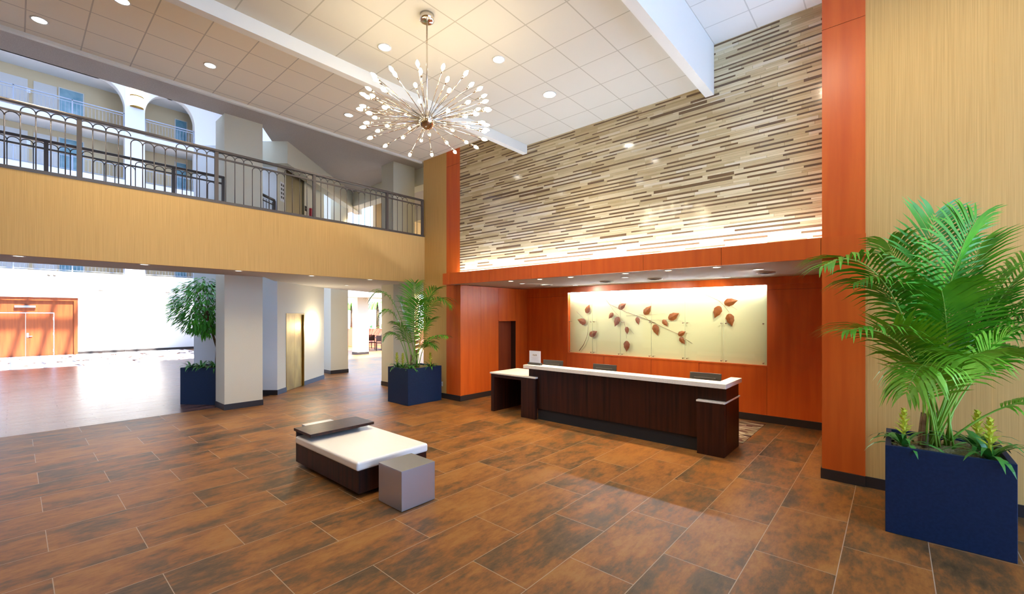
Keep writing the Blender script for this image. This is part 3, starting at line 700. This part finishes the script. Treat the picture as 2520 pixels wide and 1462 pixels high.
for i, pl in enumerate(BR):
    n = len(pl); r0 = .009 if i in (0, 3, 4) else .0045
    build('branch', MB().tube([(x, 9.845, z) for x, z in pl], [r0 * (1 - .6 * k / (n - 1)) for k in range(n)], 6), 'twig', art)

# cove light behind the header
cl = thing('cove_light', 'hidden white cove tube washing the foot of the stone wall', 'cove light', (-4.35, 7.09, 3.03))
build('tube', B(-7.95, -.75, 7.07, 7.10, 3.04, 3.06), 'cove', cl); build('channel', B(-7.97, -.73, 7.05, 7.12, 3.03, 3.04), 'trimw', cl)

# ================================================================ BENCH AND CUBES
bn = thing('bench', 'low square bench with white leather cushion on dark base', 'bench', (-5.5, 3.1, 0))
build('plinth', B(-6.20, -4.80, 2.74, 3.50, 0, .06), 'black', bn)
build('base', MB().box(-6.34, -4.66, 2.63, 3.60, .05, .315), 'espresso', bn, bevel=.003)
build('back_panel', B(-6.375, -6.34, 2.63, 3.60, .05, .495), 'espresso', bn, bevel=.002)
cu = build('cushion', B(-6.33, -4.645, 2.60, 3.62, .315, .425), 'leather', bn, bevel=.03); cu.modifiers['edge'].segments = 4
build('back_shelf', B(-6.375, -5.845, 2.60, 3.545, .492, .530), 'espresso', bn, bevel=.003)
for x0_, y0_, lb in ((-4.43, 2.745, 'brushed steel cube table at the right end of the bench'), (-6.86, 2.92, 'steel cube table half hidden behind the dark bench shelf')):
    t = thing('cube_table', lb, 'side table', (x0_ + .225, y0_ + .225, 0), group='steel cube tables at the bench')
    build('body', B(x0_, x0_ + .45, y0_, y0_ + .45, .006, .43), 'steel', t, bevel=.002)
    build('top', B(x0_ - .001, x0_ + .451, y0_ - .001, y0_ + .451, .43, .44), 'steel', t, bevel=.002)
    build('foot_plate', B(x0_ + .01, x0_ + .44, y0_ + .01, y0_ + .44, 0, .006), 'black', t)

# ================================================================ PLANTERS AND PLANTS
def planter(c, w, d, h, rz, label):
    t = thing('planter_box', label, 'planter', (c[0], c[1], 0), rz, 'navy square planters'); OFF[t.name] = (0, 0, 0)
    mb = MB(); a, b = w / 2, d / 2; e = .045
    mb.box(-a, a, -b, -b + e, .0, h); mb.box(-a, a, b - e, b, 0, h); mb.box(-a, -a + e, -b + e, b - e, 0, h); mb.box(a - e, a, -b + e, b - e, 0, h); mb.box(-a + e, a - e, -b + e, b - e, 0, .05)
    build('box', mb, 'navy', t, bevel=.004)
    ms = MB(); n = 14
    for i in range(n):
        for j in range(n):
            P = []
            for (u, v) in ((i, j), (i + 1, j), (i + 1, j + 1), (i, j + 1)):
                hh = h - .045 + .025 * math.sin(u * 1.7 + v * .9) * math.sin(v * 1.3 + u * .4) + (.015 * ((u * 7 + v * 13) % 5) / 5)
                P.append((-a + e + (2 * a - 2 * e) * u / n, -b + e + (2 * b - 2 * e) * v / n, hh))
            ms.face(P, 0, True)
    build('moss_cover', ms, 'moss', t)
    return t
planter((.37, 6.07), .86, .86, .85, 0, 'large navy planter under the tall palm at the right')
planter((-8.92, 6.54), .83, 1.0, .86, 0, 'navy planter under the smaller palm beside the cherry pillar')
PR = math.atan2(.54, .757)
pc = Vector((-12.757, 2.60)) + Vector((math.cos(PR), math.sin(PR))) * .46 + Vector((-math.sin(PR), math.cos(PR))) * .40
planter((pc.x, pc.y), .93, .80, .87, PR, 'navy planter under the ficus beside the plaster column')

RIGHT = Vector((math.cos(.719), math.sin(.719), 0)); TOW = Vector((math.sin(.719), -math.cos(.719), 0)); UP = Vector((0, 0, 1))
def frond_mesh(P0, P1, P2, llen, n, wid, rg, droop=.5, start=.34, twist=0.0):
    def bz(t): return P0 * (1 - t) ** 2 + P1 * (2 * t * (1 - t)) + P2 * t * t
    def db(t): return ((P1 - P0) * (2 * (1 - t)) + (P2 - P1) * (2 * t)).normalized()
    mb = MB()
    mb2 = MB(); pts = [bz(k / 12) for k in range(13)]; mb2.tube(pts, [.010 * (1 - .85 * k / 12) + .0012 for k in range(13)], 6)
    for k in range(n):
        t = start + (1 - start) * (k + .5) / n
        p, T = bz(t), db(t)
        sdv = T.cross(UP)
        if sdv.length < .15: sdv = RIGHT.copy()
        sdv.normalize()
        if twist: sdv = Matrix.Rotation(twist, 3, T) @ sdv
        nup = sdv.cross(T).normalized()
        u = (t - start) / (1 - start)
        L0 = llen * (.45 + .75 * math.sin(math.pi * min(1, .12 + u * .80))) * (1 if u < .9 else .75)
        fw_ = .45 + .75 * u
        for sg_ in (-1, 1):
            L = L0 * rg.uniform(.88, 1.1)
            d0 = (sdv * sg_ + T * fw_ + nup * .22 + Vector((rg.uniform(-.08, .08),) * 3)).normalized()
            q = [p]; dcur = d0.copy()
            for s in range(4):
                q.append(q[-1] + dcur * (L / 4)); dcur = (dcur + Vector((0, 0, -droop * (.32 + .12 * s)))).normalized()
            wv = d0.cross(nup).normalized(); ws = [wid * .35, wid * .95, wid, wid * .66, .0008]
            for s in range(4):
                a, b = q[s], q[s + 1]
                mb.face([a - wv * ws[s] / 2, a + wv * ws[s] / 2, b + wv * ws[s + 1] / 2, b - wv * ws[s + 1] / 2], 0, True)
    return mb, mb2
def palm(name, base, label, fronds, llen, n, wid, seed):
    rg = random.Random(seed); t = thing(name, label, 'palm', tuple(base), group='potted kentia palms')
    for i, f in enumerate(fronds):
        (u, w, z), (cu_, cw, cz) = f[0], f[1]
        b0 = base + RIGHT * rg.uniform(-.13, .13) + TOW * rg.uniform(-.08, .08)
        P2 = base + RIGHT * u + TOW * w; P2.z = z; P1 = base + RIGHT * cu_ + TOW * cw; P1.z = cz
        opt = f[2] if len(f) > 2 else {}
        mb, mb2 = frond_mesh(b0, P1, P2, llen * opt.get('l', 1), int(n * opt.get('n', 1)), wid * opt.get('w', 1), rg, opt.get('d', .5), opt.get('s', .36), opt.get('t', 0.0))
        fo = build('frond', mb, opt.get('m', 'leaf'), t); build('stalk', mb2, 'stalk', fo)
    for k in range(4):
        x, y = base.x + rg.uniform(-.12, .12), base.y + rg.uniform(-.08, .08)
        build('trunk', MB().tube([(x, y, base.z - .06), (x, y, base.z + .1), (x + rg.uniform(-.02, .02), y, base.z + .32)], [.03, .026, .016], 8), 'bark', t)
    return t
F = [((-.12, .10, 3.12), (-.22, .05, 2.4), dict(d=.28, l=1.15)), ((.02, .35, 3.0), (-.05, .1, 2.6), dict(d=.45, l=1.15, n=1.1)), ((-1.34, .25, 2.58), (-.55, .15, 3.05), dict(d=.75)),
     ((-1.16, .30, 1.98), (-.35, .2, 2.15), dict(d=.7)), ((-.72, .45, 1.42), (-.34, .35, 2.12), dict(d=1.3, m='leafy', l=.85)), ((-.62, .2, 2.02), (-.2, .2, 1.55), dict(d=.2, m='leafy', l=1.0)),
     ((.45, .0, 2.86), (.15, .0, 2.3), dict(d=.4)), ((.86, .30, 2.78), (.35, .1, 2.5), dict(d=.45, l=.95)), ((.92, .55, 2.05), (.50, .45, 2.75), dict(d=1.25, l=1.05)), ((.62, .60, 2.25), (.3, .4, 2.6), dict(d=1.0)),
     ((.80, .15, 1.72), (.45, .1, 2.05), dict(d=.6, l=.85)), ((.95, .45, 1.18), (.50, .35, 1.62), dict(d=1.0, m='leafy', l=.75)), ((.18, -.1, 2.45), (.05, -.05, 1.8), dict(d=.3)), ((-.45, -.05, 2.85), (-.25, -.05, 2.5), dict(d=.6)),
     ((-.30, .35, 2.35), (-.12, .25, 2.0), dict(d=.6, l=1.1)), ((.34, .35, 2.50), (.15, .2, 2.2), dict(d=.6, l=1.1)), ((-.85, .05, 2.45), (-.30, .0, 2.55), dict(d=.9)), ((.55, -.05, 2.30), (.28, .0, 1.9), dict(d=.4)),
     ((-.25, .55, 1.75), (-.1, .4, 1.9), dict(d=.9, m='leafy')), ((.15, .5, 1.95), (.05, .3, 1.8), dict(d=.5, m='leafy'))]
palm('palm_plant', Vector((.33, 6.07, .82)), 'tall lush green palm in the large navy planter at the right wall', F, .45, 27, .027, 4)
G = [((-1.0, .15, 2.55), (-.45, .1, 3.15), dict(d=.8, l=1.1)), ((-.78, .2, 2.0), (-.4, .1, 2.75), dict(d=.9)), ((.98, .55, 2.35), (.40, .40, 3.0), dict(d=.9, l=1.1)), ((.62, .3, 2.75), (.25, .2, 2.6), dict(d=.5)),
     ((.05, .1, 2.9), (-.05, .05, 2.3), dict(d=.35)), ((-.62, .3, 1.55), (-.30, .25, 2.0), dict(d=.9, l=.8)), ((.90, .5, 1.62), (.40, .35, 1.75), dict(d=.8, l=.8)), ((.45, .2, 2.0), (.2, .1, 1.9), dict(d=.6)),
     ((-.35, .0, 2.5), (-.2, .0, 2.1), dict(d=.5)), ((.22, .35, 2.45), (.08, .2, 2.2), dict(d=.6)), ((-.3, .4, 1.9), (-.12, .3, 1.8), dict(d=.8)), ((.6, .3, 1.35), (.3, .25, 1.7), dict(d=.8, l=.7))]
palm('palm_plant', Vector((-8.92, 6.50, .83)), 'smaller arching palm in front of the cherry pillar', G, .40, 24, .024, 9)

def bromeliad(base, label, spike=True, nl=16, ll=.42, seed=0, group='bromeliads in the planters'):
    rg = random.Random(seed); t = thing('bromeliad', label, 'bromeliad', tuple(base), group=group); b = Vector(base)
    mb = MB()
    for k in range(nl):
        a = k * 2.4 + rg.uniform(-.2, .2); e = rg.uniform(.5, 1.15); L = ll * rg.uniform(.75, 1.1)
        d = Vector((math.cos(a) * math.cos(e), math.sin(a) * math.cos(e), math.sin(e))); wv = Vector((-math.sin(a), math.cos(a), 0))
        q = [b.copy()]
        for s in range(6): q.append(q[-1] + d * (L / 6)); d = (d + Vector((0, 0, -.26 - .05 * s))).normalized()
        ws = [.026, .042, .046, .042, .034, .02, .001]
        for s in range(6): mb.face([q[s] - wv * ws[s] / 2, q[s] + wv * ws[s] / 2, q[s + 1] + wv * ws[s + 1] / 2, q[s + 1] - wv * ws[s + 1] / 2], 0, True)
    build('leaf_rosette', mb, 'brom', t)
    if spike:
        sp = MB().tube([b, b + Vector((0, 0, .2)), b + Vector((.01, 0, .36))], [.014, .012, .006], 7)
        for k in range(34):
            h = .13 + .24 * k / 34; a = k * 2.4; L = .105 * (1.15 - .6 * k / 34); e = .5 + .6 * k / 34
            d = Vector((math.cos(a) * math.cos(e), math.sin(a) * math.cos(e), math.sin(e))); wv = Vector((-math.sin(a), math.cos(a), 0)); p = b + Vector((0, 0, h)); m_ = p + d * L * .55; e_ = p + d * L + Vector((0, 0, -.012))
            sp.face([p - wv * .010, p + wv * .010, m_ + wv * .016, m_ - wv * .016], 0, True); sp.face([m_ - wv * .016, m_ + wv * .016, e_ + wv * .001, e_ - wv * .001], 0, True)
        build('flower_spike', sp, 'spike', t)
    return t
bromeliad((.08, 5.86, .80), 'yellow-spiked bromeliad at the left front of the right planter', seed=1)
bromeliad((.66, 5.84, .80), 'yellow-spiked bromeliad at the right front of the right planter', seed=2)
bromeliad((.62, 6.22, .80), 'yellow-spiked bromeliad at the back of the right planter', seed=3)
bromeliad((-9.22, 6.22, .81), 'yellow-spiked bromeliad at the left of the smaller palm', seed=4, ll=.33)
bromeliad((-9.0, 6.24, .81), 'yellow-spiked bromeliad directly below the stalks of the smaller palm', seed=5, ll=.33)
bromeliad((-8.62, 6.78, .81), 'yellow-spiked bromeliad at the right of the smaller palm', seed=6, ll=.33)
bromeliad((-8.70, 6.25, .81), 'spikeless green bromeliad at the front corner of the planter by the cherry pillar', False, 16, .33, 7)
pv = Vector((math.cos(PR), math.sin(PR), 0)); pn = Vector((-math.sin(PR), math.cos(PR), 0)); pC = Vector((pc.x, pc.y, .82))
for k, (a, b_, lb) in enumerate(((-.32, -.25, 'spikeless green bromeliad at the left of the ficus planter'), (-.02, -.28, 'spikeless green bromeliad at the front of the ficus planter'), (.28, -.22, 'spikeless green bromeliad below the ficus trunk'))):
    q = pC + pv * a + pn * b_; bromeliad(tuple(q), lb, False, 20, .42, 20 + k)

fc = thing('ficus_tree', 'round-headed ficus tree in the planter beside the plaster column', 'tree', tuple(pC))
rg = random.Random(5); cc = pC + Vector((-.12, -.10, 1.52)); tb = pC + pv * .12
build('trunk', MB().tube([tb, tb + Vector((.0, .02, .5)), cc + Vector((.05, .05, -.35)), cc], [.032, .028, .024, .012], 8), 'bark', fc)
brm = MB()
for k in range(9):
    a = k * .7; s0 = cc + Vector((.03, .03, -.35)); e0 = cc + Vector((math.cos(a) * .45, math.sin(a) * .45, rg.uniform(-.1, .45))); brm.tube([s0, (s0 + e0) / 2 + Vector((0, 0, .06)), e0], [.014, .010, .004], 5)
build('branches', brm, 'bark', fc)
fo = MB()
for k in range(1500):
    while True:
        d = Vector((rg.uniform(-1, 1), rg.uniform(-1, 1), rg.uniform(-1, 1)))
        if .55 < d.length < 1: break
    p = cc + Vector((d.x * .70, d.y * .70, d.z * .72)); o = Vector((d.x, d.y, d.z * .4 - .45)).normalized()
    o = (o + Vector((rg.uniform(-.4, .4), rg.uniform(-.4, .4), rg.uniform(-.3, .3)))).normalized(); L = rg.uniform(.13, .20); wv = o.cross(UP)
    if wv.length < .1: continue
    wv.normalize(); m1 = p + o * L * .45; e1 = p + o * L + Vector((0, 0, -.02)); n_ = wv.cross(o) * .012
    fo.face([p, m1 + wv * .024, e1, m1 + n_], 0, True); fo.face([p, m1 + n_, e1, m1 - wv * .024], 0, True)
build('foliage', fo, 'ficus', fc)

# ================================================================ CHANDELIER
HC = Vector((-4.235, 3.28, 4.47))
ch = thing('chandelier', 'chrome starburst chandelier with glowing bulbs hanging from the middle bay', 'chandelier', tuple(HC))
build('canopy', MB().lathe([(0, 0), (.085, 0), (.085, -.075), (.07, -.08), (0, -.082)], (HC.x, HC.y, 5.75), seg=24), 'chrome', ch)
build('down_rod', MB().tube([(HC.x, HC.y, 5.68), (HC.x, HC.y, HC.z + .05)], .009, 8), 'chrome', ch)
build('hub', MB().sphere(HC, .105, 20, 12), 'chrome', ch)
rings = ((24, 15, .0), (12, 16, .2), (1, 15, .05), (-11, 14, .25)); rg = random.Random(12)
for el, n, ph in rings:
    for k in range(n):
        a = 2 * math.pi * (k + ph) / n + rg.uniform(-.06, .06); e = R(el + rg.uniform(-3, 3)); L = rg.uniform(.64, .70)
        d = Vector((math.cos(a) * math.cos(e), math.sin(a) * math.cos(e), math.sin(e)))
        arm = build('arm', MB().tube([HC + d * .09, HC + d * L], .0052, 5), 'chrome', ch)
        build('socket', MB().lathe([(.0, 0), (.010, 0), (.011, .05), (0, .052)], HC + d * L, d, 8), 'chrome', arm)
        build('bulb', MB().lathe([(.008, 0), (.017, .016), (.0205, .034), (.016, .056), (.006, .074), (0, .080)], HC + d * (L + .045), d, 8), 'bulb', arm)

# ================================================================ RECESSED LIGHTS
def downlight(x, y, z, label, r=.075, lens='lens', power=0, col=(1, .87, .68), spot=120, group='recessed downlights in the tall ceiling', src=None):
    t = thing('recessed_light', label, 'ceiling light', (x, y, z), group=group)
    build('trim_ring', MB().lathe([(r, 0), (r + .018, -.001), (r + .018, -.008), (r, -.008)], (x, y, z), seg=20), 'trimw', t)
    build('lens', MB().lathe([(0, -.004), (r, -.004)], (x, y, z), seg=20), lens, t)
    if power: lamp('downlight_lamp', 'SPOT', (0, 0, -.03), power, col, .06, spot, 1.0, parent=t)
    return t
ZL, ZM = 6.25, 5.75
downlight(-8.98, .23, ZL, 'bright downlight at the far left of the taupe ceiling bay', power=120)
downlight(-7.61, .93, ZL, 'downlight at the top edge of the taupe ceiling bay', power=120)
downlight(-8.49, 2.13, ZL, 'bright downlight in the middle of the taupe ceiling bay', power=120)
downlight(-8.45, 4.54, ZL, 'downlight of the taupe bay left of the chandelier', power=120)
downlight(-5.18, 3.30, ZM, 'downlight of the middle bay left of the chandelier rod', power=130)
downlight(-4.21, 4.52, ZM, 'downlight of the middle bay right of the chandelier rod', power=130)
downlight(-4.25, 5.79, ZM, 'largest glowing downlight of the middle bay near the stone wall', power=130, r=.095)
for x, y, w in ((-.9, 4.4, 'nearest the cherry pillar'), (.6, 4.7, 'in front of the tan wall')):  # out-of-view fixtures added to brighten the right wall and pillar
    dl = downlight(x, y, 6.36, 'added unseen downlight of the white ceiling bay ' + w)
    lamp('wash_lamp', 'SPOT', (0, 0, -.03), 62, (1, .86, .62), .08, 95, .9, (.05, .75, -.85), parent=dl)
for y, w in ((.04, 'leftmost of the row'), (1.51, 'second from the left'), (2.98, 'beside the plaster column'), (4.45, 'in front of the brass elevator'), (5.92, 'beside the tan column')):
    downlight(-9.95, y, 3.02, 'added flush light under the balcony, ' + w, .06, 'lensdim', 16 if y < 2 else 42, (1, .84, .6), 130, 'flush lights under the balcony')
for x, y, w in ((-12.4, 6.6, 'deeper in, facing the brass elevator'), (-12.6, 9.2, 'deeper in, behind the tan column')):  # two extra lights added to brighten the elevator corridor
    downlight(x, y, 3.02, 'added flush light under the balcony, ' + w, .06, 'lensdim', 55, (1, .84, .6), 140, 'flush lights under the balcony')
ZS = 2.872; sp = 'spotlights in the reception soffit'
fr_lab = ('first from the left', 'second from the left', 'third from the left', 'fourth from the left', 'fifth from the left', 'sixth, rightmost')
for x, w in zip((-6.33, -5.53, -4.77, -3.60, -2.83, -2.07), fr_lab):
    downlight(x, 7.19, ZS, 'warm spotlight in the front row of the soffit, ' + w, .05, 'lensw', 75, (1, .74, .42), 128, sp)
for x, w in zip((-6.65, -4.0, -1.65), ('left', 'middle', 'right')):
    dl = downlight(x, 7.96, ZS, 'dimmer flush light in the second row of the soffit, ' + w, .06, 'lensdim', 0, (1, .80, .52), 120, sp)
    lamp('wash_lamp', 'SPOT', (0, 0, -.03), 85, (1, .93, .78), .05, 72, 1.0, ({-6.65: 1.3, -4.0: .0, -1.65: -1.4}[x], 1.92, -.95), parent=dl)
for x, w in zip((-6.0, -2.48), ('left', 'right')):
    dl = downlight(x, 9.28, ZS, 'small flush light close to the artwork, %s of two' % w, .05, 'lensdim', 0, (1, .78, .5), 120, sp)
    lamp('wash_lamp', 'SPOT', (0, 0, -.03), 24, (1, .92, .74), .05, 140, 1.0, (1.3 if x < -4 else -1.3, .45, -1.3), parent=dl)
for x, w in zip((-6.44, -4.79, -3.68, -1.68), ('left of the four', 'second from left', 'third from left', 'right of the four')):
    t = thing('ceiling_vent', 'round air vent in the reception soffit, ' + w, 'vent', (x, 8.66, ZS), group='round vents in the soffit')
    build('rim', MB().lathe([(.13, 0), (.15, -.002), (.15, -.01), (.125, -.018)], (x, 8.66, ZS), seg=24), 'trimw', t)
    build('grille', MB().lathe([(0, -.03), (.05, -.026), (.055, -.012), (.09, -.022), (.095, -.008), (.125, -.012)], (x, 8.66, ZS), seg=24), 'vent', t)

# ================================================================ SMALL WALL THINGS
ol = thing('wall_outlet', 'ivory wall outlet low on the tan wall beside the palm planter', 'outlet', (-8.70, YL, .32))
build('cover_plate', B(-8.735, -8.665, YL - .008, YL, .30, .42), 'ivory', ol, bevel=.002); build('socket_face', MB().box(-8.718, -8.682, YL - .011, YL - .008, .315, .350).box(-8.718, -8.682, YL - .011, YL - .008, .370, .405), 'card', ol)
# sconce by the brass doors
def core_item(s, t, z): return Vector(cp(s, t, z))
cs = thing('wall_sconce', 'bright glowing wall sconce right of the brass elevator doors', 'wall sconce', cp(2.05, 0, 1.62))
p = core_item(2.05, -.05, 1.6)
build('shade', MB().lathe([(0, 0), (.07, 0), (.075, .3), (0, .3)], p, seg=14), emit('elevator_sconce', (1, .90, .68), 30), cs); build('back_plate', slant(MB(), 2.0, 2.1, -.03, 0, 1.62, 1.88), 'brass', cs)
lamp('sconce_lamp', 'POINT', (.15, .15, .15), 30, (1, .85, .58), .1, parent=cs)
# upstairs phone, sign and call button
ph = thing('wall_telephone', 'red emergency telephone beside the upper elevator', 'telephone', cp(1.92, -.04, 5.25))
build('body', slant(MB(), 1.86, 1.98, -.07, 0, 5.15, 5.42), 'redphone', ph, bevel=.01)
build('cord', MB().tube([cp(1.92, -.04, 5.15), cp(1.90, -.05, 5.0), cp(1.93, -.05, 4.9), cp(1.97, -.04, 4.86)], .008, 6), 'redphone', ph)
es = thing('notice_board', 'white notice with black pictograms left of the upper elevator', 'sign', cp(.24, 0, 5.3))
build('board', slant(MB(), .14, .36, -.012, 0, 5.2, 5.72), 'card', es)
pk = MB()
for i in range(2):
    for j in range(4): slant(pk, .17 + i * .09, .17 + i * .09 + .05, -.014, -.012, 5.27 + j * .11, 5.34 + j * .11)
build('pictograms', pk, 'black', es)
cb_ = thing('call_button', 'small black call button panel on the upper elevator wall', 'button panel', cp(1.62, 0, 5.3))
build('plate', slant(MB(), 1.57, 1.67, -.01, 0, 5.27, 5.42), 'black', cb_); build('button', slant(MB(), 1.605, 1.635, -.014, -.01, 5.33, 5.36), 'chrome', cb_)
us = thing('wall_sconce', 'tall glowing sconce on the column at the back of the balcony', 'wall sconce', (-15.1, 8.15, 5.2))
build('shade', MB().lathe([(0, 0), (.07, .0), (.07, .62), (0, .62)], (-15.08, 8.1, 5.0), seg=14), 'sconce', us); build('back_plate', B(-15.15, -15.13, 8.0, 8.1, 5.15, 5.45), 'brass', us)
u2 = thing('wall_sconce', 'glowing sconce at the right end of the balcony railing', 'wall sconce', (-9.72, 7.5, 4.75))
build('shade', MB().lathe([(0, 0), (.06, .0), (.06, .36), (0, .36)], (-9.60, 7.62, 4.6), seg=14), 'sconce', u2); build('back_plate', B(-9.53, -9.47, 7.57, 7.67, 4.65, 4.9), 'brass', u2)
lamp('balcony_fill', 'POINT', (-12.5, 12.5, 5.9), 120, (1, .86, .62), .3)  # added fill light without a fixture, brightens the back of the balcony
# ================================================================ DINING AREA BEYOND
pwd = MB()   # long terracotta planter wall
VD = Vector((-math.sin(.719), math.cos(.719), 0))
def vp(lat, d, z=0.0):
    q = VD * d + RIGHT * lat; return Vector((q.x, q.y, z))
def slab_lr(mb, la, lb, d0, d1, z0, z1, mi=0):
    return mb.prism([tuple(vp(la, d0))[:2], tuple(vp(lb, d0))[:2], tuple(vp(lb, d1))[:2], tuple(vp(la, d1))[:2]], z0, z1, mi)
tag(build('planter_wall', slab_lr(MB(), -13.5, -4.5, 30, 31, 0, 1.15), 'terra'), 'long terracotta planter wall across the bright dining area', 'planter')
struct('wall_dining', slab_lr(MB(), -16, -2, 38, 38.3, 0, 9), 'pale', 'pale far wall of the bright dining area', 'wall')
struct('beam_dining', B(-22.4, -20.9, 9.6, 22, 3.05, 3.5), 'pale', 'pale ceiling edge carried by the far column', 'beam')
def far_palm(lat, d, h, label, seed):
    rg = random.Random(seed); b = vp(lat, d, 1.15); t = thing('palm_tree', label, 'palm tree', tuple(b))
    build('trunk', MB().tube([b, b + Vector((0, 0, h * .5)), b + Vector((0, 0, h))], [.13, .11, .10], 8), 'bark', t)
    mb = MB()
    for k in range(16):
        a = k * .393; L = rg.uniform(.7, .85)
        pts = [b + Vector((math.cos(a) * L * q, math.sin(a) * L * q, h + .45 * math.sin(q * 2.6) - .5 * q * q)) for q in (0, .25, .5, .75, 1)]
        sv = Vector((-math.sin(a), math.cos(a), 0))
        for p_, q_ in zip(pts[:-1], pts[1:]): mb.face([p_ - sv * .09, p_ + sv * .09, q_ + sv * .07, q_ - sv * .07], 0, True)
    build('crown', mb, 'leaf', t)
far_palm(-11.2, 30.5, 1.55, 'slim dark palm trunk left of the far column', 1); far_palm(-9.4, 30.5, 1.6, 'slim dark palm trunk right of the far column', 2)
for k, (lat, lb) in enumerate(((-11.55, 'small green plant left of the far column'), (-10.05, 'small green plant just right of the far column'), (-9.75, 'green plant left of the right palm trunk'), (-9.0, 'green plant right of the right palm trunk'))):
    b = vp(lat, 30.15, 1.2); bromeliad(tuple(b), lb, False, 22, .6, 40 + k, 'small plants on the terracotta wall')
lt = vp(-5.05, 23.0); ltt = thing('lit_palm_trunk', 'palm trunk wrapped in warm string lights behind the smaller palm', 'palm trunk', tuple(lt))
build('trunk', MB().tube([lt, lt + Vector((0, 0, 3.4))], .14, 10), 'bark', ltt)
sl = MB(); sl.tube([lt + Vector((math.cos(k * .7) * .155, math.sin(k * .7) * .155, .1 + k * .027)) for k in range(120)], .016, 5); build('string_lights', sl, 'string', ltt)
# dining table and chairs
def far_table(lat, d, label):
    c = vp(lat, d); t = thing('dining_table', label, 'table', tuple(c))
    build('tabletop', MB().lathe([(0, .72), (.45, .72), (.45, .75), (0, .75)], c, seg=18), 'espresso', t); build('pedestal', MB().tube([c, c + Vector((0, 0, .72))], .04, 8), 'espresso', t); build('foot', MB().lathe([(0, 0), (.28, 0), (.26, .03), (0, .04)], c, seg=14), 'espresso', t)
def far_chair(lat, d, rz, label, mt='espresso'):
    c = vp(lat, d); t = thing('dining_chair', label, 'chair', tuple(c), rz); OFF[t.name] = (0, 0, 0)
    build('seat', B(-.22, .22, -.22, .22, .43, .48), mt, t); build('backrest', B(-.22, .22, .19, .23, .55, .90), mt, t)
    for sx in (-.2, .2):
        for sy in (-.2, .2): build('leg', B(sx - .018, sx + .018, sy - .018, sy + .018, 0, .9 if sy > 0 else .43), 'espresso', t)
far_table(-7.95, 26.6, 'dark pedestal dining table in the bright area beyond the columns')
far_chair(-8.5, 26.4, 1.2, 'dark dining chair left of the far table'); far_chair(-7.75, 25.9, 3.4, 'dark dining chair in front of the far table'); far_chair(-9.2, 27.6, .4, 'terracotta-seated chair further left of the far table', 'terra')
vs = vp(-7.95, 26.6, .75); t = thing('bottle_vase', 'dark bottle vase on the far dining table', 'vase', tuple(vs)); build('body', MB().lathe([(0, 0), (.07, 0), (.08, .1), (.02, .2), (.018, .3), (0, .3)], vs, seg=12), 'plastic', t)
